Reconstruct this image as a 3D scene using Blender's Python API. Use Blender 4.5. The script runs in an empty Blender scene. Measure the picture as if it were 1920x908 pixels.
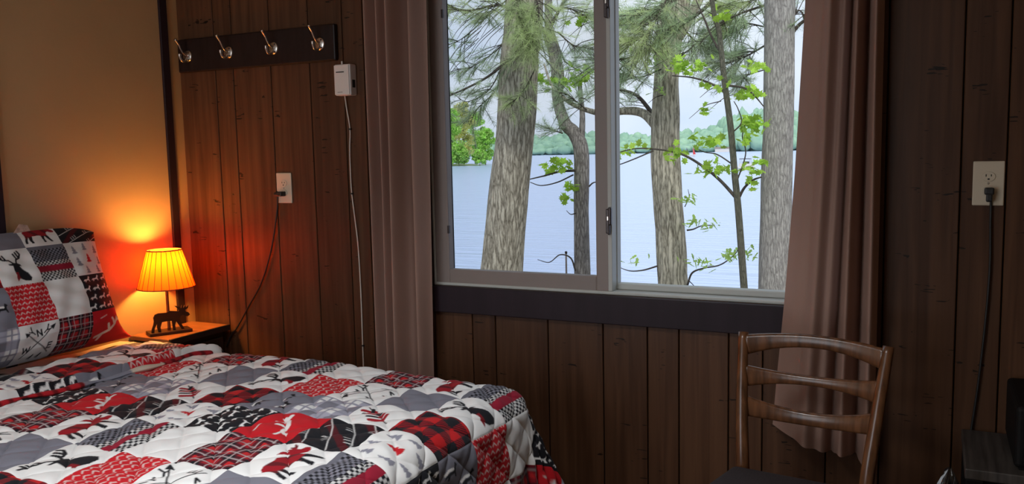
import bpy, bmesh, math, random
import numpy as np
from mathutils import Vector, Matrix, noise

scene = bpy.context.scene
COL = scene.collection
# ------------------------------------------------------------------ camera
PSI, PIT, ROL, FPX = math.radians(26.37), math.radians(6.08), math.radians(-1.237), 1600.0
EYE = np.array([0.0, -2.78, 1.34])
_f = np.array([-math.sin(PSI)*math.cos(PIT), math.cos(PSI)*math.cos(PIT), -math.sin(PIT)])
_r = np.array([math.cos(PSI), math.sin(PSI), 0.0]); _u = np.cross(_r, _f)
_a = math.cos(ROL)*_r + math.sin(ROL)*_u; _b = -math.sin(ROL)*_r + math.cos(ROL)*_u
cam = bpy.data.cameras.new('camera'); camo = bpy.data.objects.new('camera', cam); COL.objects.link(camo)
cam.sensor_width = 36.0; cam.lens = 36.0*FPX/1920.0; cam.clip_start = 0.05; cam.clip_end = 6000
M = Matrix(((_a[0], _b[0], -_f[0], EYE[0]), (_a[1], _b[1], -_f[1], EYE[1]), (_a[2], _b[2], -_f[2], EYE[2]), (0, 0, 0, 1)))
camo.matrix_world = M
scene.camera = camo
# ------------------------------------------------------------------ world / light / exposure
scene.view_settings.view_transform = 'Standard'; scene.view_settings.look = 'None'
scene.view_settings.gamma = 1.0; scene.view_settings.use_curve_mapping = False
scene.view_settings.exposure = 0.0
w = bpy.data.worlds.new('sky'); scene.world = w; w.use_nodes = True
nt = w.node_tree; bg = nt.nodes['Background']
tc = nt.nodes.new('ShaderNodeTexCoord'); nz = nt.nodes.new('ShaderNodeTexNoise'); nz.inputs['Scale'].default_value = 2.2
nz.inputs['Detail'].default_value = 5
mp = nt.nodes.new('ShaderNodeMapping'); mp.inputs['Scale'].default_value = (1, 1, 3)
cr = nt.nodes.new('ShaderNodeValToRGB')
cr.color_ramp.elements[0].position = .35; cr.color_ramp.elements[0].color = (.66, .78, 1, 1)
cr.color_ramp.elements[1].position = .7; cr.color_ramp.elements[1].color = (.93, .96, 1, 1)
nt.links.new(tc.outputs['Generated'], mp.inputs['Vector']); nt.links.new(mp.outputs['Vector'], nz.inputs['Vector'])
nt.links.new(nz.outputs['Fac'], cr.inputs['Fac']); nt.links.new(cr.outputs['Color'], bg.inputs['Color'])
bg.inputs['Strength'].default_value = 1.10
# hazy sun from behind the cabin, it only reaches the trees and the lake
su = bpy.data.lights.new('hazy_sun', 'SUN'); su.energy = 2.3; su.angle = math.radians(12); su.color = (1.0, .96, .88)
suo = bpy.data.objects.new('hazy_sun', su); COL.objects.link(suo)
suo.rotation_euler = Vector((-.38, .62, -.68)).to_track_quat('-Z', 'Y').to_euler()
# added fill light, set at an invented glass door behind the camera
al = bpy.data.lights.new('added_door_fill', 'AREA'); al.shape = 'RECTANGLE'; al.size = 1.7; al.size_y = 1.9
al.energy = 25; al.color = (.94, .97, 1.0)
alo = bpy.data.objects.new('added_door_fill', al); COL.objects.link(alo)
alo.location = (-1.95, -4.28, 1.25); alo.rotation_euler = (math.radians(90), 0, 0)   # faces +Y
# added fill light near the bed foot, with an invented fixture built below
cl = bpy.data.lights.new('added_ceiling_fill', 'AREA'); cl.shape = 'RECTANGLE'; cl.size = .55; cl.size_y = .55
cl.energy = 19; cl.color = (.96, .98, 1.0); cl.spread = math.radians(125)
clo = bpy.data.objects.new('added_ceiling_fill', cl); COL.objects.link(clo); clo.location = (-1.0, -2.0, 2.365)
# ------------------------------------------------------------------ helpers
def P(x, y, Y):
    d = _a*(x-960)/FPX - _b*(y-454)/FPX + _f
    return EYE + d*((Y-EYE[1])/d[1])
def px2m(x, y, Y):
    return float((P(x, y, Y)-EYE) @ _f)/FPX
rng = random.Random(7); nr = np.random.RandomState(5)
def link(o, parent=None):
    COL.objects.link(o)
    if parent is not None: o.parent = parent
    return o
def tag(o, label, cat, group=None, kind=None):
    if label: o['label'] = label
    if cat: o['category'] = cat
    if group: o['group'] = group
    if kind: o['kind'] = kind
    return o
def struct(o, label=None):
    o['kind'] = 'structure'
    if label: o['label'] = label
    return o
def empty(name, loc=(0, 0, 0), rz=0):
    o = bpy.data.objects.new(name, None); o.location = loc; o.rotation_euler = (0, 0, rz); o.empty_display_size = .1
    return link(o)
def mesh_obj(name, me, mat, parent=None, smooth=False):
    if mat is not None and not me.materials: me.materials.append(mat)
    if smooth:
        me.polygons.foreach_set('use_smooth', np.ones(len(me.polygons), bool))
    return link(bpy.data.objects.new(name, me), parent)
def from_bm(name, bm, mat, parent=None, smooth=False):
    me = bpy.data.meshes.new(name); bm.to_mesh(me); bm.free()
    return mesh_obj(name, me, mat, parent, smooth)
def from_py(name, v, f, mat, parent=None, smooth=False):
    me = bpy.data.meshes.new(name)
    me.from_pydata([tuple(map(float, q)) for q in v], [], f); me.update()
    return mesh_obj(name, me, mat, parent, smooth)
def bm_box(bm, lo, hi, bev=0.0, seg=2, mtx=None):
    r = bmesh.ops.create_cube(bm, size=1.0)
    lo = Vector(lo); hi = Vector(hi)
    for v in r['verts']:
        v.co = Vector(((lo[i]+hi[i])/2 + v.co[i]*(hi[i]-lo[i]) for i in range(3)))
    vs = r['verts']
    if bev > 0:
        es = list({e for v in vs for e in v.link_edges})
        rr = bmesh.ops.bevel(bm, geom=es, offset=bev, segments=seg, affect='EDGES', profile=.5)
        vs = list({v for f in rr['faces'] for v in f.verts} | {v for v in vs if v.is_valid})
    if mtx is not None:
        bmesh.ops.transform(bm, matrix=mtx, verts=vs)
    return vs
def box(name, lo, hi, mat, parent=None, bev=0.0, seg=2):
    bm = bmesh.new(); bm_box(bm, lo, hi, bev, seg); return from_bm(name, bm, mat, parent)
def smooth_path(pts, n):
    pts = np.array(pts, float); k = len(pts)
    if k < 3:
        t = np.linspace(0, 1, n)[:, None]; return pts[0]*(1-t)+pts[-1]*t
    ext = np.vstack([2*pts[0]-pts[1], pts, 2*pts[-1]-pts[-2]])
    out = []
    for t in np.linspace(0, k-1, n):
        i = min(int(t), k-2); s = t-i
        p0, p1, p2, p3 = ext[i], ext[i+1], ext[i+2], ext[i+3]
        out.append(.5*((2*p1)+(-p0+p2)*s+(2*p0-5*p1+4*p2-p3)*s*s+(-p0+3*p1-3*p2+p3)*s**3))
    return np.array(out)
def tube_data(path, rad, seg=8, disp=None):
    path = np.array(path, float); n = len(path)
    rad = np.interp(np.linspace(0, 1, n), np.linspace(0, 1, len(np.atleast_1d(rad))), np.atleast_1d(rad)) if np.ndim(rad) else np.full(n, rad)
    T = np.gradient(path, axis=0); T /= np.linalg.norm(T, axis=1)[:, None]+1e-12
    ref = np.array([0, 0, 1.]) if abs(T[0][2]) < .8 else np.array([1., 0, 0])
    v = []; A = np.cross(T[0], ref); A /= np.linalg.norm(A)
    for i in range(n):
        A = A - T[i]*(A @ T[i]); A /= np.linalg.norm(A); B = np.cross(T[i], A)
        for k in range(seg):
            th = 2*math.pi*k/seg; d = math.cos(th)*A+math.sin(th)*B
            r = rad[i]
            if disp is not None: r = r*disp(d, path[i], th, i)
            v.append(path[i]+d*r)
    f = []
    for i in range(n-1):
        for k in range(seg):
            k2 = (k+1) % seg
            f.append((i*seg+k, i*seg+k2, (i+1)*seg+k2, (i+1)*seg+k))
    f.append(tuple(range(seg))[::-1]); f.append(tuple((n-1)*seg+k for k in range(seg)))
    return v, f
def tube(name, pts, rad, mat, parent=None, seg=8, n=None, smooth=True, disp=None):
    path = smooth_path(pts, n or max(6, 5*len(pts)))
    v, f = tube_data(path, rad, seg, disp)
    return from_py(name, v, f, mat, parent, smooth)
def join_data(parts):
    V = []; Fc = []
    for v, f in parts:
        o = len(V); V += list(v); Fc += [tuple(i+o for i in q) for q in f]
    return V, Fc
def lathe(name, prof, mat, parent=None, seg=32, smooth=True, close=True):
    v = []; f = []
    for r, z in prof:
        for k in range(seg):
            t = 2*math.pi*k/seg; v.append((r*math.cos(t), r*math.sin(t), z))
    for i in range(len(prof)-1):
        for k in range(seg):
            k2 = (k+1) % seg; f.append((i*seg+k, i*seg+k2, (i+1)*seg+k2, (i+1)*seg+k))
    if close:
        f.append(tuple(range(seg))[::-1]); f.append(tuple((len(prof)-1)*seg+k for k in range(seg)))
    return from_py(name, v, f, mat, parent, smooth)
# ------------------------------------------------------------------ materials
def new_mat(name):
    m = bpy.data.materials.new(name); m.use_nodes = True
    return m, m.node_tree, m.node_tree.nodes['Principled BSDF']
def mat(name, col, rough=.6, var=.0, scale=(20, 20, 20), bump=0.0, bscale=None, metal=0, spec=.5, detail=4, col2=None, trans=0.0, objrand=0.0):
    m, t, b = new_mat(name)
    b.inputs['Roughness'].default_value = rough; b.inputs['Metallic'].default_value = metal
    b.inputs['Specular IOR Level'].default_value = spec
    b.inputs['Base Color'].default_value = (*col, 1)
    tcn = t.nodes.new('ShaderNodeTexCoord'); mpn = t.nodes.new('ShaderNodeMapping'); mpn.inputs['Scale'].default_value = scale
    t.links.new(tcn.outputs['Object'], mpn.inputs['Vector'])
    n = t.nodes.new('ShaderNodeTexNoise'); n.inputs['Scale'].default_value = 1; n.inputs['Detail'].default_value = detail
    t.links.new(mpn.outputs['Vector'], n.inputs['Vector'])
    out = None
    if var > 0 or col2:
        r = t.nodes.new('ShaderNodeValToRGB')
        c2 = col2 or tuple(c*(1+var) for c in col); c1 = col if col2 else tuple(c*(1-var) for c in col)
        r.color_ramp.elements[0].color = (*c1, 1); r.color_ramp.elements[1].color = (*c2, 1)
        r.color_ramp.elements[0].position = .3; r.color_ramp.elements[1].position = .7
        t.links.new(n.outputs['Fac'], r.inputs['Fac']); out = r.outputs['Color']
    if objrand > 0:
        oi = t.nodes.new('ShaderNodeObjectInfo'); hs = t.nodes.new('ShaderNodeHueSaturation')
        mr = t.nodes.new('ShaderNodeMapRange'); mr.inputs['To Min'].default_value = 1-objrand; mr.inputs['To Max'].default_value = 1+objrand
        t.links.new(oi.outputs['Random'], mr.inputs['Value']); t.links.new(mr.outputs['Result'], hs.inputs['Value'])
        if out: t.links.new(out, hs.inputs['Color'])
        else: hs.inputs['Color'].default_value = (*col, 1)
        out = hs.outputs['Color']
    if out: t.links.new(out, b.inputs['Base Color'])
    if bump > 0:
        bp = t.nodes.new('ShaderNodeBump'); bp.inputs['Strength'].default_value = bump; bp.inputs['Distance'].default_value = .01
        n2 = n
        if bscale:
            mp2 = t.nodes.new('ShaderNodeMapping'); mp2.inputs['Scale'].default_value = bscale; t.links.new(tcn.outputs['Object'], mp2.inputs['Vector'])
            n2 = t.nodes.new('ShaderNodeTexNoise'); n2.inputs['Scale'].default_value = 1; n2.inputs['Detail'].default_value = 5
            t.links.new(mp2.outputs['Vector'], n2.inputs['Vector'])
        t.links.new(n2.outputs['Fac'], bp.inputs['Height']); t.links.new(bp.outputs['Normal'], b.inputs['Normal'])
    if trans > 0:
        tr = t.nodes.new('ShaderNodeBsdfTranslucent'); mx = t.nodes.new('ShaderNodeMixShader'); mx.inputs['Fac'].default_value = trans
        if out: t.links.new(out, tr.inputs['Color'])
        else: tr.inputs['Color'].default_value = (*col, 1)
        t.links.new(b.outputs['BSDF'], mx.inputs[1]); t.links.new(tr.outputs['BSDF'], mx.inputs[2])
        t.links.new(mx.outputs['Shader'], t.nodes['Material Output'].inputs['Surface'])
    return m
def plank_mat():
    m, t, b = new_mat('wood_panelling')
    tcn = t.nodes.new('ShaderNodeTexCoord'); oi = t.nodes.new('ShaderNodeObjectInfo')
    add = t.nodes.new('ShaderNodeVectorMath'); add.operation = 'ADD'
    sc = t.nodes.new('ShaderNodeVectorMath'); sc.operation = 'SCALE'; sc.inputs[3].default_value = 37.0
    t.links.new(oi.outputs['Random'], sc.inputs[0]); t.links.new(tcn.outputs['Object'], add.inputs[0]); t.links.new(sc.outputs['Vector'], add.inputs[1])
    m1 = t.nodes.new('ShaderNodeMapping'); m1.inputs['Scale'].default_value = (38, 38, 1.6); t.links.new(add.outputs['Vector'], m1.inputs['Vector'])
    n1 = t.nodes.new('ShaderNodeTexNoise'); n1.inputs['Scale'].default_value = 1; n1.inputs['Detail'].default_value = 6; n1.inputs['Distortion'].default_value = .6
    t.links.new(m1.outputs['Vector'], n1.inputs['Vector'])
    r = t.nodes.new('ShaderNodeValToRGB')
    r.color_ramp.elements[0].position = .3; r.color_ramp.elements[0].color = (.054, .022, .010, 1)
    r.color_ramp.elements[1].position = .72; r.color_ramp.elements[1].color = (.102, .046, .022, 1)
    t.links.new(n1.outputs['Fac'], r.inputs['Fac'])
    # distress marks: short dark nicks
    m2 = t.nodes.new('ShaderNodeMapping'); m2.inputs['Scale'].default_value = (9, 9, 11); m2.inputs['Rotation'].default_value = (0, .35, 0)
    t.links.new(add.outputs['Vector'], m2.inputs['Vector'])
    vo = t.nodes.new('ShaderNodeTexVoronoi'); vo.inputs['Scale'].default_value = 1; t.links.new(m2.outputs['Vector'], vo.inputs['Vector'])
    m3 = t.nodes.new('ShaderNodeMapping'); m3.inputs['Scale'].default_value = (22, 22, 130); m3.inputs['Rotation'].default_value = (0, .3, 0); t.links.new(add.outputs['Vector'], m3.inputs['Vector'])
    n3 = t.nodes.new('ShaderNodeTexNoise'); n3.inputs['Scale'].default_value = 1; n3.inputs['Detail'].default_value = 1; t.links.new(m3.outputs['Vector'], n3.inputs['Vector'])
    lt = t.nodes.new('ShaderNodeMath'); lt.operation = 'LESS_THAN'; lt.inputs[1].default_value = .30; t.links.new(vo.outputs['Distance'], lt.inputs[0])
    gt = t.nodes.new('ShaderNodeMath'); gt.operation = 'GREATER_THAN'; gt.inputs[1].default_value = .66; t.links.new(n3.outputs['Fac'], gt.inputs[0])
    mu = t.nodes.new('ShaderNodeMath'); mu.operation = 'MULTIPLY'; t.links.new(lt.outputs[0], mu.inputs[0]); t.links.new(gt.outputs[0], mu.inputs[1])
    mix = t.nodes.new('ShaderNodeMixRGB'); mix.inputs['Color2'].default_value = (.014, .007, .004, 1)
    t.links.new(mu.outputs[0], mix.inputs['Fac']); t.links.new(r.outputs['Color'], mix.inputs['Color1'])
    hs = t.nodes.new('ShaderNodeHueSaturation'); mr = t.nodes.new('ShaderNodeMapRange'); mr.inputs['To Min'].default_value = .85; mr.inputs['To Max'].default_value = 1.15
    t.links.new(oi.outputs['Random'], mr.inputs['Value']); t.links.new(mr.outputs['Result'], hs.inputs['Value']); t.links.new(mix.outputs['Color'], hs.inputs['Color'])
    t.links.new(hs.outputs['Color'], b.inputs['Base Color'])
    b.inputs['Roughness'].default_value = .42; b.inputs['Specular IOR Level'].default_value = .25
    bp = t.nodes.new('ShaderNodeBump'); bp.inputs['Strength'].default_value = .12; bp.inputs['Distance'].default_value = .004
    t.links.new(n1.outputs['Fac'], bp.inputs['Height']); t.links.new(bp.outputs['Normal'], b.inputs['Normal'])
    return m
def attr_mat(name, rough=.85, spec=.2):
    m, t, b = new_mat(name)
    at = t.nodes.new('ShaderNodeAttribute'); at.attribute_name = 'print'
    n = t.nodes.new('ShaderNodeTexNoise'); n.inputs['Scale'].default_value = 900; n.inputs['Detail'].default_value = 2
    tcn = t.nodes.new('ShaderNodeTexCoord'); t.links.new(tcn.outputs['Object'], n.inputs['Vector'])
    bp = t.nodes.new('ShaderNodeBump'); bp.inputs['Strength'].default_value = .15; bp.inputs['Distance'].default_value = .001
    t.links.new(n.outputs['Fac'], bp.inputs['Height']); t.links.new(bp.outputs['Normal'], b.inputs['Normal'])
    t.links.new(at.outputs['Color'], b.inputs['Base Color'])
    b.inputs['Roughness'].default_value = rough; b.inputs['Specular IOR Level'].default_value = spec
    b.inputs['Sheen Weight'].default_value = .05
    return m
def glass_mat(name, tint=(1, 1, 1), refl=.06):
    m, t, b = new_mat(name); t.nodes.remove(b)
    tr = t.nodes.new('ShaderNodeBsdfTransparent'); tr.inputs['Color'].default_value = (*tint, 1)
    gl = t.nodes.new('ShaderNodeBsdfGlossy'); gl.inputs['Roughness'].default_value = .02
    mx = t.nodes.new('ShaderNodeMixShader'); mx.inputs['Fac'].default_value = refl
    t.links.new(tr.outputs[0], mx.inputs[1]); t.links.new(gl.outputs[0], mx.inputs[2])
    t.links.new(mx.outputs[0], t.nodes['Material Output'].inputs['Surface'])
    return m
def bark_mat(name, c1, c2, s=1.0, zs=5.0):
    m, t, b = new_mat(name)
    tcn = t.nodes.new('ShaderNodeTexCoord')
    def mapped(sc):
        q = t.nodes.new('ShaderNodeMapping'); q.inputs['Scale'].default_value = sc; t.links.new(tcn.outputs['Object'], q.inputs['Vector']); return q
    wn = t.nodes.new('ShaderNodeTexNoise'); wn.inputs['Scale'].default_value = 9*s; wn.inputs['Detail'].default_value = 4; t.links.new(tcn.outputs['Object'], wn.inputs['Vector'])
    q1 = mapped((30*s, 30*s, zs*s)); mixv = t.nodes.new('ShaderNodeMixRGB'); mixv.blend_type = 'ADD'; mixv.inputs['Fac'].default_value = 2.4; mixv.use_clamp = False
    t.links.new(q1.outputs['Vector'], mixv.inputs['Color1']); t.links.new(wn.outputs['Color'], mixv.inputs['Color2'])
    vo = t.nodes.new('ShaderNodeTexVoronoi'); vo.feature = 'DISTANCE_TO_EDGE'; vo.inputs['Scale'].default_value = 1; t.links.new(mixv.outputs['Color'], vo.inputs['Vector'])
    q2 = mapped((75*s, 75*s, 14*s)); n = t.nodes.new('ShaderNodeTexNoise'); n.inputs['Scale'].default_value = 1; n.inputs['Detail'].default_value = 6; n.inputs['Roughness'].default_value = .7
    t.links.new(q2.outputs['Vector'], n.inputs['Vector'])
    ma = t.nodes.new('ShaderNodeMath'); ma.operation = 'MULTIPLY_ADD'; ma.inputs[1].default_value = 1.0; t.links.new(vo.outputs['Distance'], ma.inputs[0]); t.links.new(n.outputs['Fac'], ma.inputs[2])
    r = t.nodes.new('ShaderNodeValToRGB'); r.color_ramp.elements[0].position = .42; r.color_ramp.elements[1].position = .82
    r.color_ramp.elements[0].color = (*c1, 1); r.color_ramp.elements[1].color = (*c2, 1)
    t.links.new(ma.outputs[0], r.inputs['Fac']); t.links.new(r.outputs['Color'], b.inputs['Base Color'])
    bp = t.nodes.new('ShaderNodeBump'); bp.inputs['Strength'].default_value = 1.0; bp.inputs['Distance'].default_value = .02
    t.links.new(ma.outputs[0], bp.inputs['Height']); t.links.new(bp.outputs['Normal'], b.inputs['Normal'])
    b.inputs['Roughness'].default_value = .95; b.inputs['Specular IOR Level'].default_value = .1
    return m
def emit_mat(name, col, s):
    m, t, b = new_mat(name); b.inputs['Base Color'].default_value = (*col, 1)
    b.inputs['Emission Color'].default_value = (*col, 1); b.inputs['Emission Strength'].default_value = s
    return m
MT = dict(
 plank=plank_mat(),
 groove=mat('dark_groove_backing', (.012, .008, .006), .8),
 beige=mat('beige_wall_paint', (.46, .315, .165), .7, .04, (3, 3, 3), .05, (60, 60, 60)),
 dark_trim=mat('dark_brown_trim', (.020, .011, .016), .5, .15, (30, 30, 3), spec=.25),
 ceil=mat('ceiling_white', (.62, .58, .52), .9, .03, (4, 4, 4)),
 floor=mat('brown_carpet', (.10, .07, .05), .95, .25, (60, 60, 60), .3),
 vinyl=mat('tan_grey_window_vinyl', (.23, .185, .165), .45, .03, (5, 5, 5)),
 vinyl_light=mat('pale_window_vinyl', (.46, .47, .44), .45, .03, (5, 5, 5)),
 metal_dark=mat('dark_latch_metal', (.06, .05, .05), .35, metal=.8),
 chrome=mat('brushed_nickel', (.62, .58, .54), .28, .05, (40, 40, 40), metal=1),
 glass=glass_mat('window_glass', (.97, .98, .98), .002),
 screen=glass_mat('insect_screen_mesh', (.86, .87, .88), .0),
 curtain=mat('mauve_brown_curtain_cloth', (.43, .27, .215), .9, .06, (8, 8, 2), .15, (400, 400, 400), spec=.1, trans=.30),
 cream=mat('cream_outlet_plastic', (.62, .53, .40), .4, .02),
 hole=mat('dark_slot', (.02, .018, .015), .7),
 white_plastic=mat('white_plastic', (.66, .62, .58), .4, .02),
 wire_white=mat('off_white_wire', (.55, .50, .44), .5, .03),
 black_rubber=mat('black_rubber', (.012, .011, .011), .5, .1),
 espresso=mat('espresso_stained_wood', (.017, .009, .008), .42, .25, (60, 60, 8), spec=.25),
 chairwood=mat('varnished_walnut', (.105, .042, .017), .27, .45, (60, 60, 7), .05, spec=.6),
 seatfab=mat('dark_plum_upholstery', (.017, .010, .011), .85, .2, (200, 200, 200), .3),
 nightwood=mat('honey_wood_top', (.30, .13, .05), .35, .25, (8, 50, 8)),
 nightbody=mat('black_painted_wood', (.014, .010, .009), .5, .1),
 bronze=mat('dark_bronze', (.045, .022, .012), .5, .1, metal=.6),
 brass=mat('lamp_copper_pole', (.30, .11, .05), .35, metal=.9),
 cloth=attr_mat('printed_cotton'),
 backing=mat('quilt_backing_cotton', (.55, .50, .44), .9, .03),
 mattress=mat('mattress_ticking', (.6, .58, .54), .9, .03),
 tabletop=mat('grey_brown_wood_top', (.045, .037, .032), .5, .5, (70, 6, 6)),
 tabledark=mat('black_table_wood', (.007, .006, .006), .6, .1, spec=.15),
 gloss_black=mat('glossy_black_plastic', (.006, .006, .007), .12, .1, spec=.8),
 bin=mat('black_bin_plastic', (.010, .010, .010), .5, .1),
)
# ------------------------------------------------------------------ room
XL, XR, YN, ZC = -2.987, 1.55, -4.3, 2.42
WX0, WX1, WZ0, WZ1 = -1.715, -0.285, 0.835, 2.06
bm = bmesh.new()
for lo, hi in [((XL-.12, 0.012, 0), (WX0, .16, ZC)), ((WX1, .012, 0), (XR+.12, .16, ZC)), ((WX0, .012, 0), (WX1, .16, WZ0)), ((WX0, .012, WZ1), (WX1, .16, ZC))]:
    bm_box(bm, lo, hi)
wall_back = struct(from_bm('wall_back', bm, MT['groove']))
gx = [-2.987, -2.777, -2.676, -2.471, -2.268, -2.100, -2.001, -1.86, -1.715, -1.55, -1.452, -1.238, -1.027, -.866, -.756, -.59, -.481, -.285, -.13, .068, .182, .36, .50, .70, .84, 1.06, 1.22, 1.40, 1.55]
gw = .0019
for x0, x1 in zip(gx[:-1], gx[1:]):
    spans = [(0.0, ZC)]
    if x0 >= WX0-.001 and x1 <= WX1+.001: spans = [(0.0, WZ0), (WZ1, ZC)]
    for z0, z1 in spans:
        ow = (x1-x0)-2*gw
        o = box('plank', (-ow/2, -.006, 0), (ow/2, .013, z1-z0), MT['plank'], wall_back, .002, 1)
        o.location = ((x0+x1)/2, 0, z0)
W2 = (-2.85, -1.05, .12, 2.28)     # unseen glass door added for the fill light: x0, x1, z0, z1
wall_left = struct(box('wall_left', (XL-.12, YN, 0), (XL, .012, ZC), MT['beige']))
for y0 in (-.106, -.892, -1.68):
    box('batten', (XL, y0, 0), (XL+.012, y0+.040, ZC), MT['dark_trim'], wall_left, .002, 1)
bm = bmesh.new()
for lo, hi in [((XL-.12, YN-.12, 0), (W2[0], YN, ZC)), ((W2[1], YN-.12, 0), (XR+.12, YN, ZC)), ((W2[0], YN-.12, 0), (W2[1], YN, W2[2])), ((W2[0], YN-.12, W2[3]), (W2[1], YN, ZC))]:
    bm_box(bm, lo, hi)
struct(from_bm('wall_front', bm, MT['beige']))
win2 = struct(empty('added_window_2', ((W2[0]+W2[1])/2, YN, W2[2])))
bm = bmesh.new(); hw = (W2[1]-W2[0])/2; hh = W2[3]-W2[2]
for lo, hi in [((-hw, -.1, 0), (-hw+.05, -.04, hh)), ((hw-.05, -.1, 0), (hw, -.04, hh)), ((-hw+.05, -.1, 0), (hw-.05, -.04, .05)), ((-hw+.05, -.1, hh-.05), (hw-.05, -.04, hh)), ((-.03, -.1, .05), (.03, -.04, hh-.05))]:
    bm_box(bm, lo, hi)
from_bm('window_frame', bm, MT['vinyl_light'], win2)
for x0_, x1_ in ((-hw+.05, -.03), (.03, hw-.05)):
    box('pane', (x0_, -.072, .05), (x1_, -.068, hh-.05), MT['glass'], win2)
struct(box('wall_right', (XR, YN, 0), (XR+.12, .012, ZC), MT['beige']))
struct(box('floor', (XL-.12, YN-.12, -.12), (XR+.12, .16, 0), MT['floor']))
struct(box('ceiling', (XL-.12, YN-.12, ZC), (XR+.12, .16, ZC+.1), MT['ceil']))
cf = empty('added_ceiling_light', (-1.0, -2.0, ZC)); tag(cf, 'added fill light shaped as a square white ceiling light beyond the foot of the bed', 'ceiling light')
bm = bmesh.new()
for lo, hi in [((-.31, -.31, -.045), (-.28, .31, 0)), ((.28, -.31, -.045), (.31, .31, 0)), ((-.28, -.31, -.045), (.28, -.28, 0)), ((-.28, .28, -.045), (.28, .31, 0))]:
    bm_box(bm, lo, hi)
from_bm('fixture_frame', bm, MT['white_plastic'], cf)
box('diffuser', (-.28, -.28, -.040), (.28, .28, -.030), emit_mat('fill_diffuser_glow', (1, 1, 1), 3), cf)  # glowing face of the added, unseen ceiling fill
# window trim boards
struct(box('trim_1', (WX0-.045, -.026, .735), (WX1+.045, -.006, WZ0), MT['dark_trim'], None, .003))
struct(box('trim_2', (WX0-.045, -.026, WZ0), (WX0, -.006, WZ1+.07), MT['dark_trim'], None, .003))
struct(box('trim_3', (WX1, -.026, WZ0), (WX1+.045, -.006, WZ1+.07), MT['dark_trim'], None, .003))
struct(box('trim_4', (WX0, -.026, WZ1), (WX1, -.006, WZ1+.07), MT['dark_trim'], None, .003))
# ------------------------------------------------------------------ sliding window
win = struct(empty('window_1', (-1.0, 0, WZ0)))
def frame_bm(x0, x1, z0, z1, y0, y1, l, r, b_, t_, bev=.004):
    bm = bmesh.new()
    bm_box(bm, (x0, y0, z0), (x0+l, y1, z1), bev); bm_box(bm, (x1-r, y0, z0), (x1, y1, z1), bev)
    bm_box(bm, (x0+l-.002, y0+.001, z0), (x1-r+.002, y1, z0+b_), bev); bm_box(bm, (x0+l-.002, y0+.001, z1-t_), (x1-r+.002, y1, z1), bev)
    return bm
H = WZ1-WZ0
fr = from_bm('outer_frame', frame_bm(-.715, .715, 0, H, -.004, .10, .010, .02, .012, .03), MT['vinyl_light'], win)
sash = from_bm('sliding_sash', frame_bm(-.706, -.003, .008, H-.03, .0, .036, .060, .049, .055, .05), MT['vinyl'], win)
box('pane', (-.65, .017, .06), (-.05, .021, H-.07), MT['glass'], sash)
fx = from_bm('fixed_sash', frame_bm(-.03, .70, .012, H-.03, .044, .085, .041, .05, .022, .04), MT['vinyl_light'], win)
box('pane', (.008, .062, .03), (.655, .066, H-.06), MT['glass'], fx)
sc_ = from_bm('screen_frame', frame_bm(-.706, -.02, .012, H-.03, .088, .098, .02, .02, .02, .02, .001), MT['vinyl_light'], win)
box('screen_mesh', (-.69, .092, .03), (-.035, .0925, H-.045), MT['screen'], sc_)
bm = bmesh.new()
bm_box(bm, (-.007, -.002, .012), (.008, .062, H-.03), .002)
from_bm('glazing_bead', bm, MT['vinyl_light'], win)
for zl in (.215, .945):
    la = box('latch', (-.011, -.012, zl), (.003, .002, zl+.085), MT['metal_dark'], win, .003)
    bm = bmesh.new(); bm_box(bm, (.001, -.024, zl+.03), (.013, -.008, zl+.092), .004); bm_box(bm, (-.002, -.018, zl-.004), (.006, -.008, zl+.03), .003)
    from_bm('latch_lever', bm, MT['metal_dark'], la)
    box('latch_plate', (-.006, -.0145, zl+.045), (.002, -.0115, zl+.06), MT['chrome'], la, .001)
for zl in (.2, 1.0):
    box('sash_stop', (-.648, -.006, zl), (-.640, .004, zl+.03), MT['metal_dark'], sash, .001)
# ------------------------------------------------------------------ curtains
def curtain(name, label, xf, ztop, zbot, folds, amp, y0, nx=140, nz=60):
    """xf(s,q): x for s across 0..1 and q down 0..1; folds: list of (centre s, width, depth)"""
    v = []; f = []
    for j in range(nz+1):
        q = j/nz
        for i in range(nx+1):
            s = i/nx
            y = y0
            for c, wd, dp in folds:
                y -= dp*math.exp(-((s-c+.012*math.sin(3*q+c*9))/wd)**2)*(1-.15*q)
            y += amp*math.sin(s*31+q*1.3)*.3 + .004*noise.noise(Vector((s*7, q*3, 1)))
            zb = zbot(s)
            v.append((xf(s, q), y, ztop+(zb-ztop)*q))
    for j in range(nz):
        for i in range(nx):
            a = j*(nx+1)+i; f.append((a, a+1, a+nx+2, a+nx+1))
    root = empty(name, (v[0][0], y0, zbot(0)))
    o = from_py('cloth', [(x-root.location.x, y-root.location.y, z-root.location.z) for x, y, z in v], f, MT['curtain'], root, True)
    tag(root, label, 'curtain', 'window curtains'); return root
xr0 = [(-.352, 2.2), (-.362, 1.765), (-.385, 1.25), (-.410, .87), (-.432, .60), (-.444, .43)]
def xin(z):
    zz = [q[1] for q in xr0][::-1]; xx = [q[0] for q in xr0][::-1]
    return float(np.interp(z, zz, xx))
zb_r = lambda s: float(np.interp(s, [0, .3, .6, .66, 1], [.452, .425, .388, .405, .372]))
curtain('curtain', 'mauve-brown curtain hanging behind the wooden chair', lambda s, q: xin(2.2+(zb_r(s)-2.2)*q)*(1-s)+(-.140)*s, 2.2, zb_r,
        [(-.05, .12, -.035), (.20, .10, .020), (.36, .09, .070), (.52, .05, .030), (.60, .028, -.040), (.70, .060, .065), (.812, .024, -.045), (.92, .062, .070)], .003, -.062)
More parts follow.
